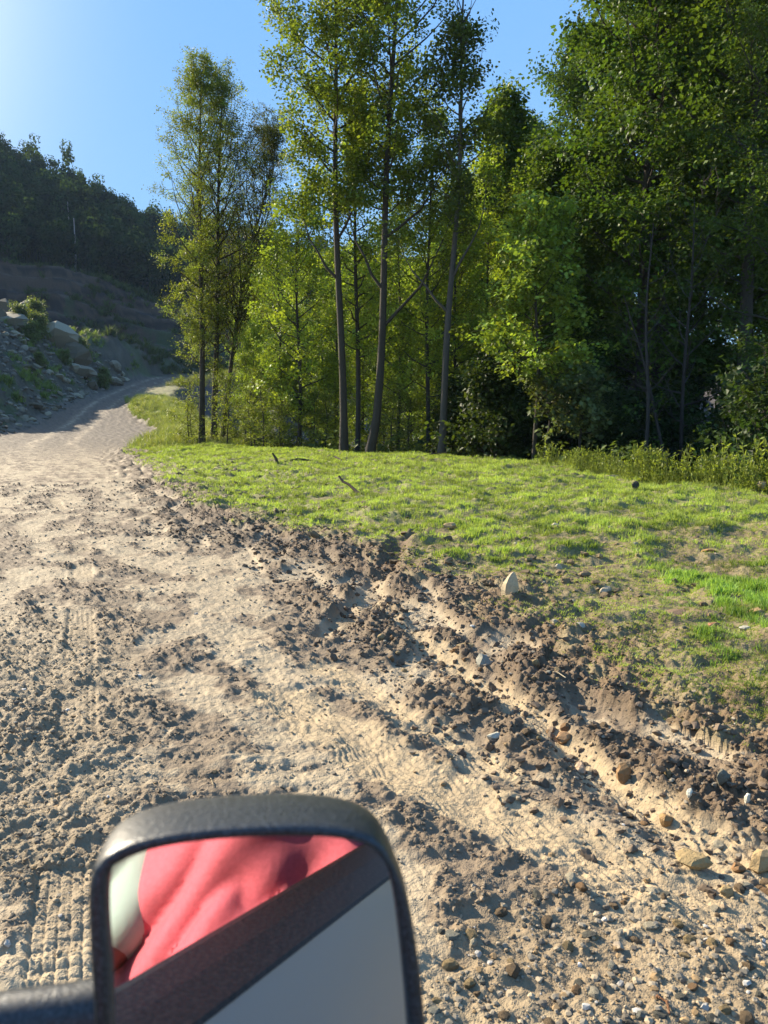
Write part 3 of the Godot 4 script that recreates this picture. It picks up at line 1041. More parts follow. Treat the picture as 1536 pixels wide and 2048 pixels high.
	while done < 190:
		var zone := done % 3
		var d := rf(2.5, 9.5)
		var x := 0.0
		row(d)
		if zone == 0:
			d = rf(2.5, 6.6)
			row(d)
			x = r_edge + rf(-0.75, 0.35)
		elif zone == 1:
			d = rf(2.1, 2.8)
			row(d)
			x = rf(0.15, 1.5)
		else:
			d = rf(3.2, 12.0)
			row(d)
			x = r_edge + rf(0.5, 5.0)
		if absf(x) > 0.54 * d:
			continue
		var y := hgt(x)
		var r := rf(0.014, 0.034) * (0.7 + 0.12 * d)
		var ci: int = [0, 1, 2, 3, 4, 5, 5, 2][rng.randi() % 8]
		var o := obj("small_stone", shape[rng.randi() % 8], mats[ci])
		o.position = Vector3(x, y, -d)
		o.rotation = Vector3(rf(-0.5, 0.5), rf(0, TAU), rf(-0.5, 0.5))
		o.scale = Vector3(1.0, rf(0.45, 0.85), rf(0.65, 1.0)) * r
		var place: String = ["in the churned brown mud bank along the field", "in the gravel spread right of the side mirror", "on the thinly grassed slope"][zone]
		tag(o, "small %s angular stone %s" % [tones[ci], place], "stone", "%s stones %s" % [tones[ci], place])
		done += 1

func stick(called: String, label: String, pts: PackedVector3Array, rad: float, col: Color, fork := PackedVector3Array()) -> void:
	var b := Buf.new()
	var rr := PackedFloat32Array()
	for k in pts.size():
		rr.append(rad * (1.0 - 0.45 * k / (pts.size() - 1)) * (1.0 + 0.12 * sin(k * 2.3)))
	b.tube(pts, rr, 7, col, true)
	var o := obj(called, b.mesh(), M.bark)
	tag(o, label, "stick")
	if fork.size():
		var f := Buf.new()
		var fr := PackedFloat32Array()
		for k in fork.size():
			fr.append(rad * 0.6 * (1.0 - 0.6 * k / (fork.size() - 1)))
		f.tube(fork, fr, 6, col, true)
		obj("side_branch", f.mesh(), M.bark, o)

func on(x: float, d: float, up: float) -> Vector3:
	return Vector3(x, ground(x, d) + up, -d)

func sticks() -> void:
	var dk := Color(0.09, 0.07, 0.05)
	stick("stub_of_wood", "short broken stub of wood leaning out of the far grass", PackedVector3Array([on(-3.5, 25.2, -0.05), on(-3.53, 25.25, 0.2), on(-3.66, 25.3, 0.44)]), 0.06, dk)
	stick("curved_stick", "curved brown stick sticking up from the middle of the grass", PackedVector3Array([on(-0.46, 16.0, 0.0), on(-0.56, 16.1, 0.07), on(-0.75, 16.3, 0.17), on(-0.88, 16.4, 0.26), on(-0.97, 16.5, 0.36)]), 0.042, Color(0.12, 0.085, 0.055))
	stick("thin_stick", "thin dark stick lying near the top of the field", PackedVector3Array([on(-1.75, 27.6, 0.2), on(-1.6, 27.3, 0.12), on(-1.4, 26.9, 0.04)]), 0.035, dk)
	stick("forked_branch", "dark forked branch lying at the top of the field by the tall bare trunk", PackedVector3Array([on(1.45, 29.6, 0.02), on(1.8, 29.8, 0.1), on(2.2, 30.0, 0.22), on(2.45, 30.1, 0.25)]), 0.035, dk, PackedVector3Array([on(2.05, 29.9, 0.17), on(2.3, 29.7, 0.12), on(2.7, 29.5, 0.06)]))
	stick("lying_log", "dark low log lying beside the broken stub of wood", PackedVector3Array([on(-3.3, 25.6, 0.04), on(-2.9, 25.8, 0.06), on(-2.3, 26.0, 0.08)]), 0.05, dk)
	stick("straw", "pale straw lying on the washboard mud above the side mirror", PackedVector3Array([on(-0.88, 3.72, 0.006), on(-0.86, 3.66, 0.01), on(-0.84, 3.6, 0.006)]), 0.004, Color(0.4, 0.32, 0.2))
	stick("dry_stem", "pale dry stem on the bare slope right of the mud bank", PackedVector3Array([on(1.16, 4.75, 0.03), on(1.13, 4.85, 0.02), on(1.09, 4.96, 0.01)]), 0.004, Color(0.45, 0.38, 0.26))
	stick("reddish_stick", "reddish broken stick at the front edge of the gravel", PackedVector3Array([on(0.85, 2.2, 0.01), on(0.87, 2.17, 0.014), on(0.86, 2.12, 0.01)]), 0.006, Color(0.24, 0.12, 0.06))

func spoil_heap() -> void:
	rng.seed = 41
	var shape: Array = []
	for k in 8:
		shape.append(stone_mesh(500 + k, 0.97, Vector3.ONE))
	var mats: Array = [stone_mat(Color(0.24, 0.21, 0.17)), stone_mat(Color(0.32, 0.285, 0.23)), stone_mat(Color(0.14, 0.115, 0.085))]
	for m in mats:
		m.uv1_scale = Vector3(0.5, 0.5, 0.5)
		m.uv1_world_triplanar = true
	# the big slabs near the top: centre (x, d), size, label
	var big := [
		[-63.0, 130.0, Vector3(4.2, 1.5, 3.0), "long flat sandstone slab jutting from the spoil heap, left of the bushes"],
		[-70.0, 132.0, Vector3(3.2, 2.4, 2.6), "broad tan boulder at the left edge of the spoil heap"],
		[-67.5, 140.0, Vector3(2.8, 2.8, 2.4), "blocky boulder on the crest of the spoil heap, far left"],
		[-64.0, 142.0, Vector3(2.3, 2.6, 2.2), "tall dark boulder on the crest of the spoil heap beside the bushes"],
		[-58.0, 140.0, Vector3(3.0, 2.6, 2.6), "cracked dark outcrop on the crest between two bushes"],
		[-54.5, 138.0, Vector3(2.6, 2.0, 2.2), "mossy brown boulder right of the crest bushes"],
		[-52.0, 134.0, Vector3(2.2, 1.0, 1.8), "grey slab sliding down the right flank of the spoil heap"],
	]
	for k in big.size():
		var x: float = big[k][0]
		var d: float = big[k][1]
		var o := obj("boulder", shape[k], mats[k % 3])
		o.position = Vector3(x, ground(x, d) + big[k][2].y * 0.5, -d)
		o.rotation = Vector3(rf(-0.15, 0.15), rf(-0.4, 0.4), rf(-0.2, 0.1))
		o.scale = big[k][2] * 1.25
		tag(o, big[k][3], "boulder", "boulders on the spoil heap")
	var n := 0
	var guard := 0
	while n < 210 and guard < 9000:
		guard += 1
		var d := rf(56.0, 152.0)
		row(d)
		var x := r_left - 0.8 - pow(rf(0.0, 1.0), 1.3) * 26.0
		if x < -0.52 * d:
			continue
		var y := hgt(x)
		if rf(0, 1) > 0.35 + nA.get_noise_2d(x * 0.12, d * 0.12) * 1.6:
			continue
		var s := rf(0.35, 1.0) * (1.3 if rf(0, 1) < 0.2 else 0.75) * d / 115.0
		var o := obj("boulder", shape[rng.randi() % 8], mats[rng.randi() % 3])
		o.position = Vector3(x, y + s * 0.12, -d)
		o.rotation = Vector3(rf(-0.4, 0.4), rf(0, TAU), rf(-0.5, 0.5))
		o.scale = Vector3(s * rf(0.9, 1.6), s * rf(0.4, 0.8), s)
		var where := "low on the spoil heap beside the road" if o_off < 4.0 else "on the face of the spoil heap"
		if d < 84.0:
			where = "in the low rubble heap at the left edge of the road"
		tag(o, "grey brown broken rock %s" % where, "rock", "rocks %s" % where)
		n += 1
	var wg: Array = []
	var tg := PackedColorArray()
	for k in 5200:
		var d := rf(88.0, 160.0)
		row(d)
		var x := r_left + 1.0 - rf(0.0, 26.0)
		var y := hgt(x)
		if o_off < 1.5 or rf(0, 1) > 0.02 + 1.3 * nA.get_noise_2d(x * 0.11 + 9.0, d * 0.11) + (0.3 if x > -0.34 * d else 0.0):
			continue
		wg.append(Transform3D(Basis(Vector3.UP, rf(0, TAU)).scaled(Vector3.ONE * rf(0.6, 1.7)), Vector3(x, y - 0.03, -d)))
		tg.append(Color(0.19, 0.25, 0.07) * rf(0.6, 1.25))
	tag(copies("heap_grass", tuft(12, 20, 0.6, 0.4, 0.03, 0.5), M.leaf, wg, tg), "patchy green grass growing over the spoil heap", "grass", "", "stuff")
	# stones along the right shoulder of the far road
	for k in 34:
		var d := rf(43.0, 74.0)
		row(d)
		var x := r_edge + rf(0.0, 1.6) + (0.8 if d > 55.0 else 0.0)
		var y := hgt(x)
		var s := rf(0.1, 0.42)
		var o := obj("shoulder_rock", shape[rng.randi() % 8], mats[rng.randi() % 3])
		o.position = Vector3(x, y + s * 0.1, -d)
		o.rotation = Vector3(rf(-0.4, 0.4), rf(0, TAU), rf(-0.5, 0.5))
		o.scale = Vector3(s * rf(0.9, 1.4), s * rf(0.5, 0.8), s)
		tag(o, "grey rock along the grassy shoulder of the road left of the twin trees", "rock", "rocks along the shoulder of the road")
	var wh: Array = []
	var tint := PackedColorArray()
	for k in 2600:
		var d := rf(54.0, 152.0)
		row(d)
		var x := r_left - 0.3 - rf(0.0, 30.0)
		var y := hgt(x)
		var s := rf(0.1, 0.45)
		wh.append(Transform3D(Basis.from_euler(Vector3(rf(0, 6), rf(0, 6), rf(0, 6))).scaled(Vector3(s * 1.3, s * 0.8, s)), Vector3(x, y, -d)))
		tint.append(Color(0.17, 0.145, 0.11) * rf(0.6, 1.3))
	tag(copies("rubble", stone_mesh(88, 0.95, Vector3.ONE), M.rock, wh, tint), "broken rock rubble spilled over the spoil heap", "rubble", "", "stuff")

# ---------------------------------------------------------------- woods
func woods() -> void:
	rng.seed = 51
	var L_big := spray(1, 34, 0.19, 0.72, 0.5, 0.75)
	var L_pop := spray(2, 28, 0.145, 0.45, 0.8, 0.85)
	var L_fine := spray(3, 26, 0.125, 0.5, 0.45, 0.6)
	var L_bright := spray(4, 18, 0.15, 0.36, 0.8, 0.85)
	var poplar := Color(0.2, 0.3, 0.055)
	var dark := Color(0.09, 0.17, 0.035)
	# twin trees by the road
	var fine := {"spray": L_fine, "tint": Color(0.22, 0.3, 0.06), "r0": 0.17, "h": 21.0, "cb": 0.2, "cr": 3.1, "nl": 58, "nt": 6, "per": 5, "el0": 0.55, "el1": 1.0, "prof": 1, "seed": 101, "sz": 0.85, "lean": Vector2(0.5, 0), "thin": 0.75}
	tree("slender_tree", "slender tall tree with sparse leaves, left of the twin trunks by the road bend", "", -10.62, 45.0, fine)
	tree("slender_tree", "slender tall tree, right of the twin trunks by the road bend", "", -10.05, 45.6, fine.merged({"seed": 102, "h": 20.0, "cb": 0.26, "lean": Vector2(1.0, 0), "cr": 3.4}, true))
	tree("spreading_tree", "dark fan shaped tree leaning right behind the twin trunks", "", -9.7, 46.4, fine.merged({"seed": 103, "h": 16.5, "cb": 0.3, "lean": Vector2(3.4, 0), "leanpow": 1.4, "cr": 4.6, "el0": 0.85, "el1": 1.25, "nl": 60, "nt": 6, "per": 5, "thin": 0.8, "tint": Color(0.11, 0.14, 0.04), "sz": 0.8, "r0": 0.14}, true))
	# tall poplars
	var pop := {"spray": L_pop, "tint": poplar, "r0": 0.17, "h": 23.5, "cb": 0.44, "cr": 3.7, "nl": 46, "nt": 6, "per": 5, "el0": 0.35, "el1": 0.95, "prof": 1, "seed": 111, "limbs": [[0.33, 3.0, 0.8, 3.0], [0.4, 0.3, 0.9, 3.0]], "lean": Vector2(-0.4, 0), "thin": 0.8, "bend": 0.35}
	tree("tall_poplar", "tall poplar with a straight bare trunk, left of the leaning poplar", "", -1.82, 35.0, pop)
	tree("leaning_poplar", "tall forking poplar with its trunk leaning right from the base", "", -0.66, 34.0, pop.merged({"seed": 112, "h": 24.0, "limbs": [[0.39, 0.15, 0.65, 4.2], [0.235, 0.25, 0.75, 5.0], [0.3, 2.9, 0.9, 3.2]], "lean": Vector2(1.3, 0), "leanpow": 0.55, "cb": 0.42, "cr": 4.3, "nl": 48, "r0": 0.18}, true))
	tree("bare_topped_tree", "tall thin grey trunk with sparse leaves and dead twigs on top", "", 2.37, 32.0, pop.merged({"seed": 113, "h": 18.3, "top": 0.9, "lean": Vector2(0.75, 0), "leanpow": 0.8, "cb": 0.5, "cr": 2.0, "nl": 26, "nt": 4, "per": 3, "thin": 0.75, "tint": Color(0.12, 0.17, 0.04), "dead": 1.9, "r0": 0.15, "wood": Color(0.12, 0.105, 0.085)}, true))
	# middle trees behind them
	var mid := {"spray": L_pop, "tint": Color(0.3, 0.43, 0.07), "r0": 0.13, "h": 15.0, "cb": 0.16, "cr": 2.9, "nl": 40, "nt": 5, "per": 4, "thin": 0.55, "vary": 0.45, "el0": 0.25, "el1": 0.9, "prof": 0, "seed": 121}
	var midA := tree("forked_tree", "dark forked trunk standing between the two tall poplars", "", -1.3, 38.0, mid.merged({"h": 17.0, "cb": 0.3, "seed": 122}, true))
	var midB := tree("young_tree", "young yellow green tree with thin trunk left of the tall poplars", "", -4.37, 40.0, mid.merged({"h": 12.5, "cb": 0.12, "r0": 0.1, "seed": 123, "tint": Color(0.31, 0.45, 0.075)}, true))
	var midC := tree("thin_tree", "thin dark trunk between the leaning poplar and the grey bare topped trunk", "", 2.1, 37.0, mid.merged({"h": 16.0, "cb": 0.25, "r0": 0.11, "seed": 124}, true))
	var grp := "trees of the sunlit thicket behind the poplars"
	for a in [[-6.3, 47, 0.8, 0], [-8.2, 53, 0.85, 1], [-3.0, 48, 0.95, 2], [-0.2, 46, 0.95, 1], [0.8, 43, 0.9, 0], [4.0, 42, 0.9, 2], [3.3, 50, 1.0, 0], [-5.5, 58, 1.0, 2], [-1.5, 56, 1.1, 0], [2.0, 58, 1.15, 1], [5.6, 52, 1.25, 2], [-9.5, 62, 0.9, 0], [-4.0, 66, 1.1, 1], [0.5, 68, 1.2, 2], [-12.0, 70, 0.9, 2], [6.5, 45, 1.05, 1], [-7.2, 43, 0.5, 1], [-2.6, 41.5, 0.55, 1], [-5.4, 41.0, 0.45, 1], [5.0, 38, 0.75, 1], [3.6, 39.5, 0.9, 0], [5.4, 41.5, 1.0, 0]]:
		again([midA, midB, midC][a[3]], a[0], a[1], rf(0, TAU), a[2], ("stunted" if a[2] < 0.52 else ("short" if a[2] < 0.7 else ("slim" if a[2] < 0.88 else ("leafy" if a[2] < 0.97 else ("full" if a[2] < 1.08 else "tall"))))) + " green thicket tree " + beside(a[0], a[1]), grp)
	# bright young tree at the wood's edge
	tree("bright_young_tree", "young tree with large bright sunlit leaves at the wood's edge, right of centre", "", 5.46, 28.0, {"spray": L_bright, "tint": Color(0.27, 0.4, 0.075), "r0": 0.08, "h": 8.6, "cb": 0.34, "cr": 2.3, "nl": 30, "nt": 5, "per": 4, "el0": 0.2, "el1": 0.8, "prof": 0, "seed": 131, "droop": -0.4})
	tree("pale_sapling", "thin sapling beside the bright young tree's trunk", "", 5.69, 27.0, {"spray": L_bright, "tint": Color(0.1, 0.14, 0.05), "r0": 0.04, "h": 2.9, "cb": 0.55, "cr": 0.9, "nl": 7, "nt": 3, "per": 2, "el0": 0.2, "el1": 0.5, "seed": 132}, "sapling")
	tree("pale_leaved_sapling", "low sapling with pale green leaves over the weeds, right of the bright young tree", "", 6.9, 27.0, {"spray": L_bright, "tint": Color(0.15, 0.21, 0.09), "r0": 0.05, "h": 3.6, "cb": 0.45, "cr": 1.0, "nl": 12, "nt": 4, "per": 3, "el0": 0.0, "el1": 0.5, "seed": 133}, "sapling")
	# the big wood on the right
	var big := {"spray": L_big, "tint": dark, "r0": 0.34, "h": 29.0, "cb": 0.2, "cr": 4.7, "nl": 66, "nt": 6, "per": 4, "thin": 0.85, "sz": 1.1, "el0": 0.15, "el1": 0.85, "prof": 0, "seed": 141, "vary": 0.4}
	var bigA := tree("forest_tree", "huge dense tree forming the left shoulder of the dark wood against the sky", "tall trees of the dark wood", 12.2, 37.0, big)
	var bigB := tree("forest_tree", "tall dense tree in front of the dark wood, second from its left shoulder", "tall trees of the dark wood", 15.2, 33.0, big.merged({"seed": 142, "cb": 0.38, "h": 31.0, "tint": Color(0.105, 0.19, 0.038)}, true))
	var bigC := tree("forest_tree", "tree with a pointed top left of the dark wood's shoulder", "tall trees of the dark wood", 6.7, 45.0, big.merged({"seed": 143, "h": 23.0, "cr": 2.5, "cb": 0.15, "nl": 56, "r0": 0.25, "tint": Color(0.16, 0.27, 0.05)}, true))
	grp = "tall trees of the dark wood"
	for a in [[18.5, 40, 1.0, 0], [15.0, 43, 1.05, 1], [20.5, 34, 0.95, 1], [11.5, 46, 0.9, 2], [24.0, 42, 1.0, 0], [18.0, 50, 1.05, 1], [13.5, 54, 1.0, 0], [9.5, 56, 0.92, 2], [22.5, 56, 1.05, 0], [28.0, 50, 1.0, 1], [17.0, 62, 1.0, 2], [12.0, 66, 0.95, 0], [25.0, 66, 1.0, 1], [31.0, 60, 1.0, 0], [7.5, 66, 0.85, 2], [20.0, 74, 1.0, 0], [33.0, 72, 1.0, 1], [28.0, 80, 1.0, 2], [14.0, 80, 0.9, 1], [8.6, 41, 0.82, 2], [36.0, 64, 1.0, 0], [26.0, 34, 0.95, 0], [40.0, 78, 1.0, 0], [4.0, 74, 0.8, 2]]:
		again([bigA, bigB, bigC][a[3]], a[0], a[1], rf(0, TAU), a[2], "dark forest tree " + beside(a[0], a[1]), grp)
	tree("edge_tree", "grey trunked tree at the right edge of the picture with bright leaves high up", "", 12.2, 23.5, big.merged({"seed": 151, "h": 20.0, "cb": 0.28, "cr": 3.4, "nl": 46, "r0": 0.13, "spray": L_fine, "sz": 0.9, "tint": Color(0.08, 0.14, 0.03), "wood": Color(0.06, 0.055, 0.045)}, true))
	# bare dead saplings in the dark gap
	var snag := {"spray": L_fine, "tint": dark, "r0": 0.06, "h": 9.0, "cb": 0.3, "cr": 1.3, "nl": 12, "nt": 3, "per": 2, "thin": 0.08, "el0": 0.3, "el1": 0.9, "seed": 161, "wood": Color(0.075, 0.065, 0.055)}
	tree("bare_sapling", "thin pale bare sapling standing in the dark gap of the wood", "", 8.6, 25.5, snag, "sapling")
	tree("leaning_sapling", "bare sapling leaning left across the dark gap of the wood", "", 10.2, 26.0, snag.merged({"seed": 162, "lean": Vector2(-2.3, 0), "h": 8.0}, true), "sapling")
	tree("bare_tree", "bare trunk with leafless grey branches above the dark gap", "", 11.2, 29.0, snag.merged({"seed": 163, "h": 13.0, "cr": 2.6, "nl": 26, "r0": 0.08, "cb": 0.35}, true))
	# shrubs of the understorey
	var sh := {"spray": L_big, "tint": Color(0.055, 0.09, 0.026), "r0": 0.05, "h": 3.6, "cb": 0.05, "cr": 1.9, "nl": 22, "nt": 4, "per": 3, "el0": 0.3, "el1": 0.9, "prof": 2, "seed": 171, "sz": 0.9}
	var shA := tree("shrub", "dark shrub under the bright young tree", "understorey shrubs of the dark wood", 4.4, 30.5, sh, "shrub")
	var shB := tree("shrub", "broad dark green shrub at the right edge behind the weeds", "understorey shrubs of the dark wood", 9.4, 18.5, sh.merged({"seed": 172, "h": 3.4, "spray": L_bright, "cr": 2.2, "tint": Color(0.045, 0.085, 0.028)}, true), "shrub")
	for a in [[3.2, 33.5, 0.8, 0], [5.0, 33, 1.1, 1], [7.3, 31, 1.2, 0], [6.6, 35, 1.5, 1], [9.6, 33, 1.4, 0], [11.5, 30, 1.1, 1], [13.4, 27, 1.3, 0], [12.5, 33, 1.6, 1], [15.0, 29, 1.4, 0], [10.6, 22.5, 0.9, 1], [8.6, 29, 0.75, 0], [12.8, 21, 1.0, 0], [16.5, 25, 1.5, 1], [8.2, 38, 1.7, 0], [4.3, 36.5, 1.3, 1], [11.0, 39, 1.8, 0], [14.5, 38, 1.8, 1], [18.5, 31, 1.6, 0]]:
		again([shA, shB][a[3]], a[0], a[1], rf(0, TAU), a[2], ("low" if a[2] < 1.0 else ("broad" if a[2] > 1.45 else "dark")) + " leafy shrub " + beside(a[0], a[1]), "understorey shrubs of the dark wood")
	var sap := {"spray": L_fine, "tint": Color(0.28, 0.37, 0.07), "r0": 0.03, "h": 4.0, "cb": 0.12, "cr": 1.1, "nl": 18, "nt": 4, "per": 3, "el0": 0.0, "el1": 0.6, "prof": 2, "seed": 181, "sz": 0.8, "thin": 0.42}
	var sapA := tree("sapling", "yellow green sapling with layered twigs at the foot of the twin trees", "saplings along the top of the field", -8.6, 42.5, sap, "sapling")
	for a in [[-7.0, 40.5, 0.8], [-6.2, 39.5, 1.0], [-5.2, 38.8, 0.7], [-4.7, 42, 1.4], [-3.6, 39.5, 0.9], [-2.9, 38.6, 0.8], [0.4, 36.5, 0.9], [1.3, 38.5, 1.2], [-9.4, 45.5, 1.0], [-11.4, 45.2, 1.1], [-11.0, 44.2, 0.7], [3.4, 33.6, 0.6], [-7.9, 44.5, 1.3], [-0.1, 40.5, 1.3]]:
		again(sapA, a[0], a[1], rf(0, TAU), a[2], ("small" if a[2] < 0.85 else ("tall" if a[2] > 1.15 else "slim")) + " yellow green sapling " + beside(a[0], a[1]), "saplings along the top of the field")
	# bushes on the spoil heap
	var bu := {"spray": L_big, "tint": Color(0.17, 0.23, 0.06), "r0": 0.08, "h": 3.6, "cb": 0.03, "cr": 2.0, "nl": 20, "nt": 4, "per": 3, "el0": 0.4, "el1": 1.0, "prof": 2, "seed": 191, "sz": 1.2, "thin": 0.7}
	var buA := tree("bush", "pale green bush in the hollow of the spoil heap below the crest boulders", "bushes on the spoil heap", -58.5, 133.0, bu, "bush")
	for a in [[-61.5, 139, 1.1, "leafy bush on the crest of the spoil heap between the boulders"], [-55.0, 142, 0.9, "small tree like bush standing against the dark hill on the heap's crest"], [-57.5, 128, 0.8, "bush halfway down the face of the spoil heap"], [-61.0, 132, 1.0, "bush beside the long flat sandstone slab"], [-50.6, 141, 0.7, "bush at the right shoulder of the spoil heap"], [-49.5, 137, 0.6, "low bush on the right flank of the spoil heap"], [-53.5, 131, 0.6, "low bush above the grey slab on the right flank"], [-52.0, 118, 0.5, "small bush low on the spoil heap over the road"]]:
		again(buA, a[0], a[1], rf(0, TAU), a[2], a[3], "bushes on the spoil heap")
	# low brush on the forest floor
	var wh: Array = []
	var tint := PackedColorArray()
	for k in 2600:
		var d := rf(16.0, 62.0)
		row(d)
		var x := rf(maxf(r_crest, -16.0), 30.0)
		macro(x)
		if o_q < 1.0:
			continue
		var y := macro(x)
		var s := rf(0.6, 1.8) * clampf((d - 8.0) / 22.0, 0.35, 1.0)
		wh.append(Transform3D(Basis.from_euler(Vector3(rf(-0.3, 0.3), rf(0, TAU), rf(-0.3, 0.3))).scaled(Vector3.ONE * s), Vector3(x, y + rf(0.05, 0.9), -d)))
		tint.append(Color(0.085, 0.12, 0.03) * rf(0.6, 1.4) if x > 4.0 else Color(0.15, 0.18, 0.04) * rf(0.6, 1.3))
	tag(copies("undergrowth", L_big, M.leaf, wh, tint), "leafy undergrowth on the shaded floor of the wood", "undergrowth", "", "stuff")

func hill_woods() -> void:
	rng.seed = 61
	var a := far_tree_mesh(1, 15.0, 4.6)
	var b := far_tree_mesh(2, 18.0, 4.8)
	var wh: Array = []
	var tint := PackedColorArray()
	var n := 0
	while n < 2900:
		var d := rf(214.0, 372.0)
		var x := rf(-0.85 * d, 60.0 + d * 0.1)
		row(d)
		var y := macro(x)
		if d > 318.0 and d < 336.0:
			continue
		var s := rf(0.55, 1.1)
		wh.append(Transform3D(Basis(Vector3.UP, rf(0, TAU)).scaled(Vector3(s, s * rf(0.85, 1.15), s)), Vector3(x, y - 0.5, -d)))
		tint.append(Color(0.035, 0.06, 0.022) * rf(0.6, 1.4))
		n += 1
	for k in 170:
		var d := rf(160.0, 200.0)
		var x := rf(-28.0, 60.0)
		row(d)
		wh.append(Transform3D(Basis(Vector3.UP, rf(0, TAU)).scaled(Vector3.ONE * rf(0.5, 0.95)), Vector3(x, macro(x) - 0.5, -d)))
		tint.append(Color(0.08, 0.11, 0.03) * rf(0.65, 1.35))
	tag(copies("hillside_woods", a, M.far_leaf, wh, tint), "dark hazy woods covering the far hillside above the rock cut", "woods", "", "stuff")
	var m2 := M.far_leaf.duplicate() as StandardMaterial3D
	m2.albedo_color = Color(0.055, 0.085, 0.03).linear_to_srgb()
	for k in 58:
		var d := rf(320.0, 334.0)
		var x := -0.58 * d + (k + rf(-0.3, 0.3)) * 3.9
		row(d)
		var o := obj("ridge_tree", b if k % 2 else a, m2)
		o.position = Vector3(x, macro(x) - 0.5, -d)
		o.rotation.y = rf(0, TAU)
		var s := rf(0.55, 1.1)
		o.scale = Vector3(s, s * rf(0.9, 1.3), s)
		tag(o, "hazy dark tree on the skyline of the far hill", "tree", "trees on the skyline of the far hill")
	# a few pale dead trunks on the hillside
	for p in [[-122.0, 240.0, 12.0], [-88.0, 226.0, 11.0], [-99.0, 250.0, 9.0]]:
		row(p[1])
		var q := Vector3(p[0], macro(p[0]), -p[1])
		var bb := Buf.new()
		bb.tube(PackedVector3Array([q, q + Vector3(0.3, p[2] * 0.5, 0), q + Vector3(0.2, p[2] + 4.0, 0)]), PackedFloat32Array([0.3, 0.24, 0.1]), 6, Color(0.4, 0.37, 0.32))
		tag(obj("dead_tree", bb.mesh(), M.bark), "pale bare dead tree standing out from the dark hillside woods", "tree", "pale bare dead trees on the hillside")
	# scrub and stones on the slope below the rock cut
	var w2: Array = []
	var t2 := PackedColorArray()
	for k in 3200:
		var d := rf(162.0, 212.0)
		var x := rf(-0.6 * d, -20.0)
		row(d)
		var y := macro(x)
		if rf(0, 1) > 0.35 + nA.get_noise_2d(x * 0.06, d * 0.06) + (0.3 if x > -75.0 else 0.0):
			continue
		w2.append(Transform3D(Basis(Vector3.UP, rf(0, TAU)).scaled(Vector3.ONE * rf(0.8, 2.2)), Vector3(x, y, -d)))
		t2.append(Color(0.075, 0.1, 0.035) * rf(0.7, 1.3))
	tag(copies("slope_scrub", tuft(9, 24, 0.8, 0.5, 0.05, 0.6), M.leaf, w2, t2), "low green scrub on the grey slope below the rock cut", "scrub", "", "stuff")

# ---------------------------------------------------------------- vehicle and person
const VF := Vector3(-0.54464, 0, -0.83867)
const VR := Vector3(0.83867, 0, -0.54464)

func vp(r: float, y: float, f: float) -> Vector3:   # r to the vehicle's right, f forwards, from under the window
	return VR * r + VF * f + Vector3(0, y, 0)

func cut(poly: PackedVector2Array, ang: float) -> Vector2:
	var c := Vector2(0.0, -0.035)
	var dir := Vector2(cos(ang), sin(ang))
	var best := 0.0
	for k in poly.size():
		var hit = Geometry2D.segment_intersects_segment(c, c + dir * 2.0, poly[k], poly[(k + 1) % poly.size()])
		if hit != null:
			best = maxf(best, c.distance_to(hit))
	return c + dir * best

func rounded(p: PackedVector2Array) -> PackedVector2Array:
	var out := p
	for pass_ in 2:
		var q := PackedVector2Array()
		for k in out.size():
			var a := out[k]
			var b := out[(k + 1) % out.size()]
			q.append(a.lerp(b, 0.25))
			q.append(a.lerp(b, 0.75))
		out = q
	return out

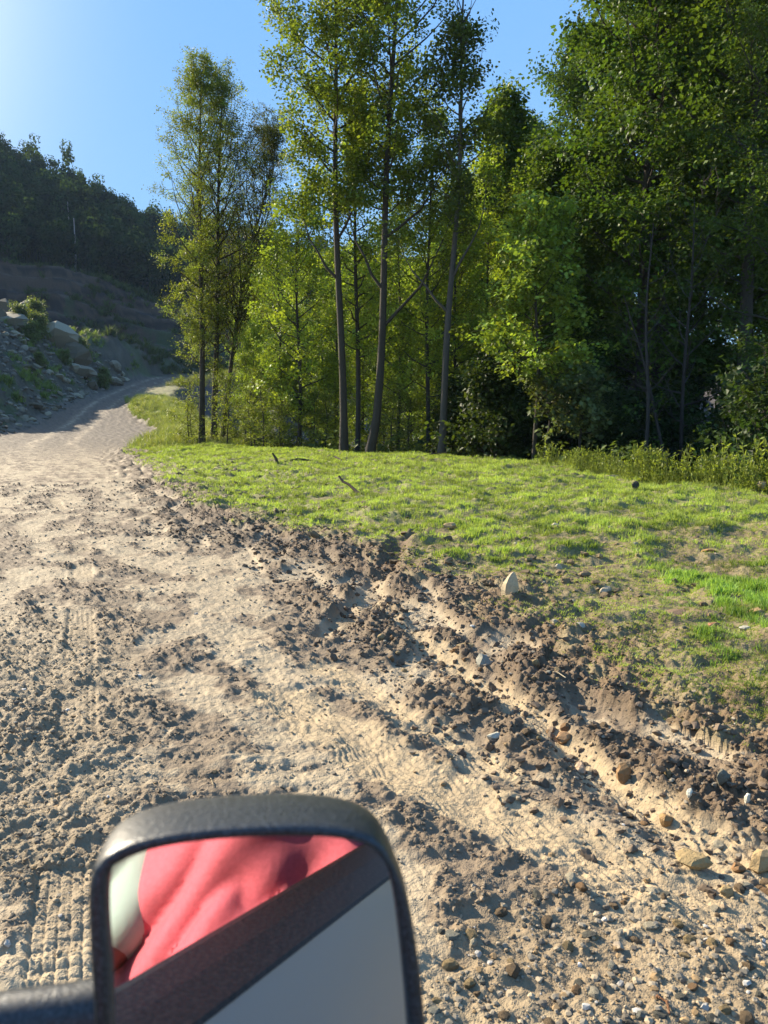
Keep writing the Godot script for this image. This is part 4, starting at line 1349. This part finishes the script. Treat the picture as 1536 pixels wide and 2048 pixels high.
func vehicle() -> void:
	var root := Node3D.new()
	root.name = "vehicle"
	add_child(root, true)
	tag(root, "vehicle with black side mirror on a stout arm and grey blue door", "vehicle")
	var plastic := mat(Color(0.06, 0.068, 0.075).linear_to_srgb(), 0.45, false)
	plastic.metallic_specular = 0.5
	plastic.heightmap_enabled = true
	plastic.heightmap_texture = M.bump_tex
	plastic.heightmap_scale = 0.05
	plastic.uv1_triplanar = true
	plastic.uv1_scale = Vector3(9, 9, 9)
	plastic.roughness_texture = M.grain_tex
	plastic.albedo_texture = M.speck_tex
	var trim := mat(Color(0.02, 0.016, 0.016).linear_to_srgb(), 0.6, false)
	trim.albedo_texture = M.speck_tex
	trim.uv1_triplanar = true
	trim.uv1_scale = Vector3(4, 4, 4)
	var paint := mat(Color(0.25, 0.285, 0.31).linear_to_srgb(), 0.35, false)
	paint.clearcoat_enabled = true
	paint.clearcoat = 0.8
	paint.clearcoat_roughness = 0.12
	var glass := mat(Color(0.86, 0.88, 0.88).linear_to_srgb(), 0.015, false)
	glass.metallic = 1.0
	# the mirror
	var mir := Node3D.new()
	mir.name = "side_mirror"
	root.add_child(mir)
	var n := Vector3(0.12796305, 0.17428482, 0.97634536)
	var ax := Vector3(0.9915203, 0, -0.12995193)
	mir.transform = Transform3D(Basis(ax, n.cross(ax), n), Vector3(-0.08605397, 1.45891552, -0.48606182))
	var fo := rounded(PackedVector2Array([Vector2(-0.1034, -0.1326), Vector2(-0.1064, -0.054), Vector2(-0.1092, -0.0106), Vector2(-0.1107, 0.0253), Vector2(-0.1094, 0.0444), Vector2(-0.0994, 0.056), Vector2(-0.0768, 0.0645), Vector2(-0.0343, 0.0680), Vector2(0.0251, 0.0672), Vector2(0.0654, 0.0610), Vector2(0.0857, 0.0508), Vector2(0.0962, 0.0319), Vector2(0.1045, 0.0085), Vector2(0.1107, -0.0298), Vector2(0.1145, -0.0756), Vector2(0.1164, -0.135), Vector2(0.1, -0.158), Vector2(0.05, -0.166), Vector2(-0.05, -0.162), Vector2(-0.09, -0.152)]))
	var go := rounded(PackedVector2Array([Vector2(-0.0945, -0.1241), Vector2(-0.0962, -0.055), Vector2(-0.0968, -0.0194), Vector2(-0.0996, 0.0111), Vector2(-0.0990, 0.0416), Vector2(-0.0921, 0.0486), Vector2(-0.0768, 0.0544), Vector2(-0.0539, 0.0583), Vector2(-0.0147, 0.0598), Vector2(0.0249, 0.0582), Vector2(0.0552, 0.0552), Vector2(0.0763, 0.0493), Vector2(0.0883, 0.0376), Vector2(0.0946, 0.015), Vector2(0.0991, -0.0288), Vector2(0.1022, -0.0744), Vector2(0.1041, -0.125), Vector2(0.095, -0.145), Vector2(0.05, -0.154), Vector2(-0.05, -0.151), Vector2(-0.082, -0.143)]))
	var N := 96
	var rings: Array = []   # [which outline, scale, depth]
	for q in [[go, 1.0, -0.012], [go, 1.0, 0.001], [go, 1.015, 0.004], [fo, 0.975, 0.005], [fo, 0.992, 0.002], [fo, 1.0, -0.004], [fo, 1.02, -0.03], [fo, 1.015, -0.058], [fo, 0.985, -0.072], [fo, 0.9, -0.088], [fo, 0.7, -0.102], [fo, 0.3, -0.11], [fo, 0.01, -0.112]]:
		var ring := PackedVector3Array()
		for k in N:
			var p := cut(q[0], TAU * k / N)
			p = (p - Vector2(0, -0.035)) * q[1] + Vector2(0, -0.035)
			ring.append(Vector3(p.x, p.y, q[2]))
		rings.append(ring)
	var st := SurfaceTool.new()
	st.begin(Mesh.PRIMITIVE_TRIANGLES)
	st.set_smooth_group(1)
	for q in rings.size() - 1:
		for k in N:
			var a: Vector3 = rings[q][k]
			var b: Vector3 = rings[q][(k + 1) % N]
			var c: Vector3 = rings[q + 1][k]
			var e: Vector3 = rings[q + 1][(k + 1) % N]
			for w in [a, c, b, b, c, e]:
				st.add_vertex(w)
	st.index()
	st.generate_normals()
	obj("mirror_housing", st.commit(), plastic, mir)
	var gb := Buf.new()
	for k in N:
		var a2 := cut(go, TAU * k / N)
		var b2 := cut(go, TAU * (k + 1) / N)
		gb.tri(Vector3(0, -0.035, -0.006), Vector3(b2.x, b2.y, -0.006), Vector3(a2.x, a2.y, -0.006), Color.WHITE)
	obj("mirror_glass", gb.mesh(), glass, mir)
	var arm := Buf.new()
	arm.tube(PackedVector3Array([Vector3(-0.085, -0.068, -0.04), Vector3(-0.13, -0.069, -0.04), Vector3(-0.2, -0.072, -0.042), Vector3(-0.3, -0.075, -0.045), Vector3(-0.4, -0.08, -0.05)]), PackedFloat32Array([0.026, 0.0205, 0.0195, 0.0195, 0.024]), 24, Color.WHITE, true)
	obj("mirror_arm", arm.mesh(), plastic, mir)
	# the door under the window
	var door := Node3D.new()
	door.name = "door"
	root.add_child(door)
	var prof := [[0.052, 1.322], [0.058, 1.29], [0.072, 1.2], [0.082, 1.08], [0.078, 0.95], [0.068, 0.86], [0.07, 0.84], [0.06, 0.7], [0.03, 0.6]]
	st = SurfaceTool.new()
	st.begin(Mesh.PRIMITIVE_TRIANGLES)
	st.set_smooth_group(1)
	for k in prof.size() - 1:
		for j in 12:
			var f0 := lerpf(-0.8, 0.66, j / 12.0)
			var f1 := lerpf(-0.8, 0.66, (j + 1) / 12.0)
			var a := vp(prof[k][0], prof[k][1], f0)
			var b := vp(prof[k][0], prof[k][1], f1)
			var c := vp(prof[k + 1][0], prof[k + 1][1], f0)
			var e := vp(prof[k + 1][0], prof[k + 1][1], f1)
			for w in [a, b, c, b, e, c]:
				st.add_vertex(w)
	st.index()
	st.generate_normals()
	obj("outer_panel", st.commit(), paint, door)
	var sill := Buf.new()
	var sp := [[0.053, 1.3225], [0.049, 1.3265], [0.0, 1.336], [-0.045, 1.339], [-0.063, 1.335], [-0.075, 1.32], [-0.088, 1.28]]
	for k in sp.size() - 1:
		sill.quad(vp(sp[k][0], sp[k][1], -0.8), vp(sp[k + 1][0], sp[k + 1][1], -0.8), vp(sp[k + 1][0], sp[k + 1][1], 0.66), vp(sp[k][0], sp[k][1], 0.66), Color.WHITE)
	obj("window_sill", sill.mesh(), trim, door)
	var inner := Buf.new()
	inner.quad(vp(-0.088, 1.28, -0.8), vp(-0.085, 0.7, -0.8), vp(-0.085, 0.7, 0.66), vp(-0.088, 1.28, 0.66), Color.WHITE)
	inner.quad(vp(-0.085, 0.6, -0.8), vp(0.03, 0.6, -0.8), vp(0.03, 0.6, 0.66), vp(-0.085, 0.6, 0.66), Color.WHITE)
	obj("inner_panel", inner.mesh(), trim, door)
	# the seat
	var seat := Node3D.new()
	seat.name = "seat"
	root.add_child(seat)
	var cloth := mat(Color(0.05, 0.05, 0.052).linear_to_srgb(), 0.9, false)
	var sc := obj("cushion", nets([[vp(-0.5, 0.83, -0.5), vp(-0.5, 0.83, -0.05), 0.1, 0.1], [vp(-0.2, 0.83, -0.5), vp(-0.2, 0.83, -0.05), 0.1, 0.1], [vp(-0.35, 0.84, -0.5), vp(-0.35, 0.84, -0.05), 0.1, 0.1]], 0.03, 0.06, 0.0), cloth, seat)
	var sb := obj("backrest", nets([[vp(-0.52, 0.9, -0.66), vp(-0.5, 1.5, -0.78), 0.08, 0.08], [vp(-0.18, 0.9, -0.66), vp(-0.2, 1.5, -0.78), 0.08, 0.08], [vp(-0.35, 0.9, -0.66), vp(-0.35, 1.55, -0.79), 0.08, 0.07], [vp(-0.42, 1.72, -0.82), vp(-0.28, 1.72, -0.82), 0.07, 0.07]], 0.03, 0.06, 0.0), cloth, seat)

func nets(bones: Array, cell: float, k: float, fold: float) -> ArrayMesh:   # surface nets of joined tapered capsules
	var lo := Vector3.INF
	var hi := -Vector3.INF
	for b in bones:
		for e in 2:
			lo = lo.min(b[e] - Vector3.ONE * (b[2 + e] + 0.05))
			hi = hi.max(b[e] + Vector3.ONE * (b[2 + e] + 0.05))
	var nx := int((hi.x - lo.x) / cell) + 2
	var ny := int((hi.y - lo.y) / cell) + 2
	var nz := int((hi.z - lo.z) / cell) + 2
	var g := PackedFloat32Array()
	g.resize(nx * ny * nz)
	g.fill(1.0)
	for b in bones:
		var p: Vector3 = b[0]
		var q: Vector3 = b[1]
		var ra: float = b[2]
		var rb: float = b[3]
		var m := maxf(ra, rb) + k + cell * 2.0
		var l := ((p.min(q) - Vector3.ONE * m - lo) / cell).floor()
		var u := ((p.max(q) + Vector3.ONE * m - lo) / cell).ceil()
		var pq := q - p
		var ll := maxf(pq.length_squared(), 1e-9)
		for z in range(maxi(0, int(l.z)), mini(nz, int(u.z) + 1)):
			for y in range(maxi(0, int(l.y)), mini(ny, int(u.y) + 1)):
				for x in range(maxi(0, int(l.x)), mini(nx, int(u.x) + 1)):
					var w := lo + Vector3(x, y, z) * cell
					var t := clampf((w - p).dot(pq) / ll, 0.0, 1.0)
					var dd := w.distance_to(p + pq * t) - lerpf(ra, rb, t)
					var at := (z * ny + y) * nx + x
					var o := g[at]
					var h := maxf(k - absf(o - dd), 0.0) / k
					g[at] = minf(o, dd) - h * h * k * 0.25
	if fold > 0.0:
		for at in g.size():
			if absf(g[at]) < 0.06:
				var w := lo + Vector3(at % nx, (at / nx) % ny, at / (nx * ny)) * cell
				var rr := VR.dot(w)
				var ff := VF.dot(w)
				var a1 := rr * 0.6 + w.y * 0.8
				var a2 := w.y * 0.6 - rr * 0.8
				var c1 := nA.get_noise_3d(a1 * 3.0, a2 * 9.0, ff * 3.0)
				var c2 := nB.get_noise_3d(a2 * 6.0 + 4.0, a1 * 17.0, ff * 5.0)
				g[at] += fold * ((0.6 - absf(c1) * 2.2) + c2 * 0.22)
	var idx := PackedInt32Array()
	idx.resize(g.size())
	idx.fill(-1)
	var v := PackedVector3Array()
	var tri := PackedInt32Array()
	var offs := PackedInt32Array([0, 1, nx, nx + 1, nx * ny, nx * ny + 1, nx * ny + nx, nx * ny + nx + 1])
	var corner := PackedVector3Array()
	for c in 8:
		corner.append(Vector3(c & 1, (c >> 1) & 1, c >> 2))
	var edges := PackedInt32Array([0, 1, 2, 3, 4, 5, 6, 7, 0, 2, 1, 3, 4, 6, 5, 7, 0, 4, 1, 5, 2, 6, 3, 7])
	for z in nz - 1:
		for y in ny - 1:
			for x in nx - 1:
				var at := (z * ny + y) * nx + x
				var g0 := g[at]
				if absf(g0) > cell * 3.0:
					continue
				var neg := 0
				for c in 8:
					if g[at + offs[c]] < 0.0:
						neg += 1
				if neg == 0 or neg == 8:
					continue
				var s := Vector3.ZERO
				var cnt := 0
				for e in 12:
					var a := edges[e * 2]
					var b2 := edges[e * 2 + 1]
					var ga := g[at + offs[a]]
					var gb := g[at + offs[b2]]
					if (ga < 0.0) != (gb < 0.0):
						s += corner[a].lerp(corner[b2], ga / (ga - gb))
						cnt += 1
				idx[at] = v.size()
				v.append(lo + (Vector3(x, y, z) + s / cnt) * cell)
	var sx := 1
	var sy := nx
	var sz := nx * ny
	for z in range(1, nz - 1):
		for y in range(1, ny - 1):
			for x in range(1, nx - 1):
				var at := (z * ny + y) * nx + x
				var inside := g[at] < 0.0
				for axis in 3:
					var st: int = [sx, sy, sz][axis]
					if inside == (g[at + st] < 0.0):
						continue
					var s1: int = [sy, sz, sx][axis]
					var s2: int = [sz, sx, sy][axis]
					var a := idx[at]
					var b := idx[at - s1]
					var c := idx[at - s1 - s2]
					var e := idx[at - s2]
					if a < 0 or b < 0 or c < 0 or e < 0:
						continue
					if inside:
						tri.append_array([a, c, b, a, e, c])
					else:
						tri.append_array([a, b, c, a, c, e])
	var nn := PackedVector3Array()
	nn.resize(v.size())
	for t in range(0, tri.size(), 3):
		var f := (v[tri[t + 2]] - v[tri[t]]).cross(v[tri[t + 1]] - v[tri[t]])
		nn[tri[t]] += f
		nn[tri[t + 1]] += f
		nn[tri[t + 2]] += f
	for t in nn.size():
		nn[t] = nn[t].normalized()
	var arr := []
	arr.resize(Mesh.ARRAY_MAX)
	arr[Mesh.ARRAY_VERTEX] = v
	arr[Mesh.ARRAY_NORMAL] = nn
	arr[Mesh.ARRAY_INDEX] = tri
	var mesh := ArrayMesh.new()
	mesh.add_surface_from_arrays(Mesh.PRIMITIVE_TRIANGLES, arr)
	return mesh

func hand(wrist: Vector3, fwd: Vector3, palm: Vector3, thumb_side: float) -> Array:   # a slightly curled hand: palm, four fingers, thumb
	var side := fwd.cross(palm).normalized()
	var out: Array = [[wrist, wrist + fwd * 0.05, 0.026, 0.03]]
	var lens := [0.075, 0.085, 0.078, 0.06]
	for k in 4:
		var root := wrist + fwd * 0.075 + side * (k - 1.5) * 0.021 * thumb_side
		out.append([wrist + fwd * 0.02 + side * (k - 1.5) * 0.014 * thumb_side, root, 0.014, 0.011])
		var j1: Vector3 = root + (fwd + palm * 0.45).normalized() * lens[k] * 0.5
		var j2: Vector3 = j1 + (fwd * 0.6 + palm * 0.9).normalized() * lens[k] * 0.3
		out.append([root, j1, 0.0105, 0.0095])
		out.append([j1, j2, 0.0095, 0.0085])
		out.append([j2, j2 + (fwd * 0.2 + palm).normalized() * lens[k] * 0.22, 0.0085, 0.0075])
	var tb := wrist + fwd * 0.025 - side * 0.026 * thumb_side
	var t1 := tb + (fwd * 0.7 - side * 0.7 * thumb_side + palm * 0.3).normalized() * 0.038
	out.append([tb, t1, 0.014, 0.011])
	out.append([t1, t1 + (fwd + palm * 0.4).normalized() * 0.03, 0.011, 0.009])
	return out

func person() -> void:
	var skin := mat(Color(0.12, 0.065, 0.045).linear_to_srgb(), 0.6, false)
	var red := mat(Color(0.56, 0.115, 0.15).linear_to_srgb(), 0.95, false)
	red.albedo_texture = M.grain_tex
	red.uv1_triplanar = true
	red.uv1_scale = Vector3(7, 7, 7)
	red.rim_enabled = true
	red.rim = 0.4
	var mint := mat(Color(0.27, 0.325, 0.295).linear_to_srgb(), 0.95, false)
	var dark := mat(Color(0.03, 0.025, 0.02).linear_to_srgb(), 0.9, false)
	var root := Node3D.new()
	root.name = "person"
	add_child(root, true)
	tag(root, "seated person in red pink shirt with one mint sleeve, reflected in the side mirror", "person")
	var pel := vp(-0.34, 1.06, -0.42)
	var chest := vp(-0.33, 1.44, -0.43)
	var neck := vp(-0.33, 1.6, -0.42)
	var head := vp(-0.31, 1.78, -0.38)
	var shr := vp(-0.17, 1.54, -0.40)
	var elr := vp(-0.12, 1.53, -0.14)
	var wrr := vp(-0.06, 1.74, -0.1)
	var shl := vp(-0.5, 1.53, -0.38)
	var ell := vp(-0.465, 1.21, -0.27)
	var wrl := vp(-0.42, 1.16, -0.04)
	var hr := vp(-0.25, 1.01, -0.4)
	var kr := vp(-0.22, 1.05, 0.04)
	var ar := vp(-0.22, 0.62, 0.16)
	var hl := vp(-0.43, 1.01, -0.4)
	var kl := vp(-0.46, 1.05, 0.03)
	var al := vp(-0.46, 0.62, 0.14)
	var b: Array = [[pel, chest, 0.15, 0.14], [chest, neck, 0.13, 0.06], [neck, vp(-0.325, 1.7, -0.4), 0.055, 0.055], [head, vp(-0.315, 1.83, -0.4), 0.078, 0.09], [vp(-0.305, 1.72, -0.33), head, 0.04, 0.075], [vp(-0.3, 1.765, -0.285), vp(-0.303, 1.79, -0.3), 0.014, 0.01], [vp(-0.385, 1.775, -0.4), vp(-0.39, 1.8, -0.405), 0.014, 0.016], [vp(-0.24, 1.775, -0.39), vp(-0.235, 1.8, -0.395), 0.014, 0.016], [shr, elr, 0.052, 0.042], [elr, wrr, 0.04, 0.026], [shl, ell, 0.052, 0.043], [ell, wrl, 0.041, 0.026], [chest, shr, 0.1, 0.06], [chest, shl, 0.1, 0.06], [hr, kr, 0.088, 0.062], [kr, ar, 0.056, 0.038], [hl, kl, 0.088, 0.062], [kl, al, 0.056, 0.038], [ar, ar + VF * 0.17 - Vector3(0, 0.03, 0), 0.042, 0.032], [al, al + VF * 0.17 - Vector3(0, 0.03, 0), 0.042, 0.032]]
	b.append_array(hand(wrr, (VF * 0.3 + Vector3(0, 1, 0)).normalized(), (VF + VR * 0.2).normalized(), -1.0))
	b.append_array(hand(wrl, (VF + Vector3(0, -0.15, 0)).normalized(), Vector3(0, -1, 0), 1.0))
	obj("body", nets(b, 0.011, 0.022, 0.0), skin, root)
	obj("shirt", nets([[vp(-0.34, 1.04, -0.42), chest, 0.185, 0.172], [chest, vp(-0.33, 1.55, -0.42), 0.165, 0.09], [chest, shr, 0.13, 0.082], [chest, shl, 0.13, 0.078], [shr, shr.lerp(elr, 0.72), 0.08, 0.072], [vp(-0.19, 1.22, -0.52), vp(-0.17, 1.46, -0.5), 0.1, 0.11], [vp(-0.4, 1.1, -0.34), vp(-0.26, 1.13, -0.32), 0.12, 0.12]], 0.0085, 0.05, 0.02), red, root)
	obj("sleeve", nets([[shl.lerp(ell, 0.18), shl.lerp(ell, 0.92), 0.086, 0.08]], 0.007, 0.02, 0.014), mint, root)
	obj("shorts", nets([[hr, hr.lerp(kr, 0.8), 0.108, 0.092], [hl, hl.lerp(kl, 0.8), 0.108, 0.092], [hr, hl, 0.11, 0.11]], 0.014, 0.03, 0.006), mint, root)
	obj("hair", nets([[vp(-0.315, 1.845, -0.41), vp(-0.315, 1.8, -0.44), 0.097, 0.09]], 0.012, 0.02, 0.006), dark, root)

# ---------------------------------------------------------------- the place
func _ready() -> void:
	var cam := Camera3D.new()
	cam.name = "camera"
	cam.position = Vector3(0, 1.8, 0)
	cam.rotation_degrees = Vector3(-6.82, 0, 0)
	cam.fov = 67.3
	var lens := CameraAttributesPhysical.new()
	lens.frustum_focal_length = 18.03
	lens.exposure_aperture = 4.9
	lens.frustum_focus_distance = 9.0
	lens.frustum_near = 0.05
	lens.frustum_far = 2000.0
	cam.attributes = lens
	cam.fov = 67.3
	cam.near = 0.05
	cam.far = 2000.0
	add_child(cam)
	cam.current = true
	var sky := ProceduralSkyMaterial.new()
	sky.sky_top_color = Color(0.078, 0.185, 0.39).linear_to_srgb()
	sky.sky_horizon_color = Color(0.175, 0.305, 0.41).linear_to_srgb()
	sky.sky_curve = 0.2
	sky.ground_bottom_color = Color(0.12, 0.11, 0.09).linear_to_srgb()
	sky.ground_horizon_color = Color(0.2, 0.25, 0.28).linear_to_srgb()
	sky.sun_angle_max = 62.0
	sky.sun_curve = 0.22
	var env := Environment.new()
	env.background_mode = Environment.BG_SKY
	env.sky = Sky.new()
	env.sky.sky_material = sky
	env.tonemap_mode = Environment.TONE_MAPPER_LINEAR
	env.tonemap_exposure = 2.7
	env.sdfgi_enabled = true
	env.ssao_enabled = true
	env.ssil_enabled = true
	env.fog_enabled = true
	env.fog_density = 0.00011
	env.fog_light_color = Color(0.75, 0.86, 1.0)
	var we := WorldEnvironment.new()
	we.name = "world"
	we.environment = env
	add_child(we)
	var sun := DirectionalLight3D.new()
	sun.name = "sun"
	sun.light_energy = 1.6
	sun.light_color = Color(1.0, 0.945, 0.845)
	sun.light_angular_distance = 0.5
	sun.shadow_enabled = true
	add_child(sun)
	var az := deg_to_rad(52.0)
	var el := deg_to_rad(26.5)
	sun.look_at_from_position(Vector3(-sin(az) * cos(el), sin(el), -cos(az) * cos(el)) * 100.0, Vector3.ZERO)

	M.grain_tex = noise_tex(7, 0.02, 5, 0.82, 1.0, 512, 0.75)
	M.bump_tex = noise_tex(8, 0.014, 6, 0.0, 1.0, 1024, 0.74)
	M.speck_tex = noise_tex(9, 0.06, 4, 0.35, 1.0, 512, 0.8)
	(M.speck_tex.color_ramp as Gradient).offsets = PackedFloat32Array([0.4, 0.62])
	var earth := mat(Color.WHITE, 0.82)
	earth.albedo_texture = M.grain_tex
	earth.uv1_triplanar = true
	earth.uv1_world_triplanar = true
	earth.uv1_scale = Vector3(1.1, 1.1, 1.1)
	earth.heightmap_enabled = true
	earth.heightmap_texture = M.bump_tex
	earth.heightmap_scale = 1.5
	M.earth = earth
	var fe := mat(Color.WHITE, 0.95)
	fe.albedo_texture = M.grain_tex
	fe.uv1_triplanar = true
	fe.uv1_world_triplanar = true
	fe.uv1_scale = Vector3(0.16, 0.16, 0.16)
	fe.heightmap_enabled = true
	fe.heightmap_texture = M.bump_tex
	fe.heightmap_scale = 25.0
	M.far_earth = fe
	M.rock = mat(Color.WHITE, 0.85)
	var bark := mat(Color.WHITE, 0.95)
	bark.albedo_texture = M.grain_tex
	bark.uv1_triplanar = true
	bark.uv1_scale = Vector3(2.5, 0.6, 2.5)
	bark.heightmap_enabled = true
	bark.heightmap_texture = M.bump_tex
	bark.heightmap_scale = 2.0
	M.bark = bark
	var leaf := mat(Color.WHITE, 0.5)
	leaf.backlight_enabled = true
	leaf.backlight = Color(0.95, 0.95, 0.62)
	leaf.metallic_specular = 0.3
	M.leaf = leaf
	var fl := leaf.duplicate() as StandardMaterial3D
	fl.roughness = 1.0
	fl.metallic_specular = 0.05
	M.far_leaf = fl

	build_land()
	spoil_heap()
	hill_woods()
	woods()
	grass_field()
	loose_stones()
	hero_stones()
	sticks()
	vehicle()
	person()
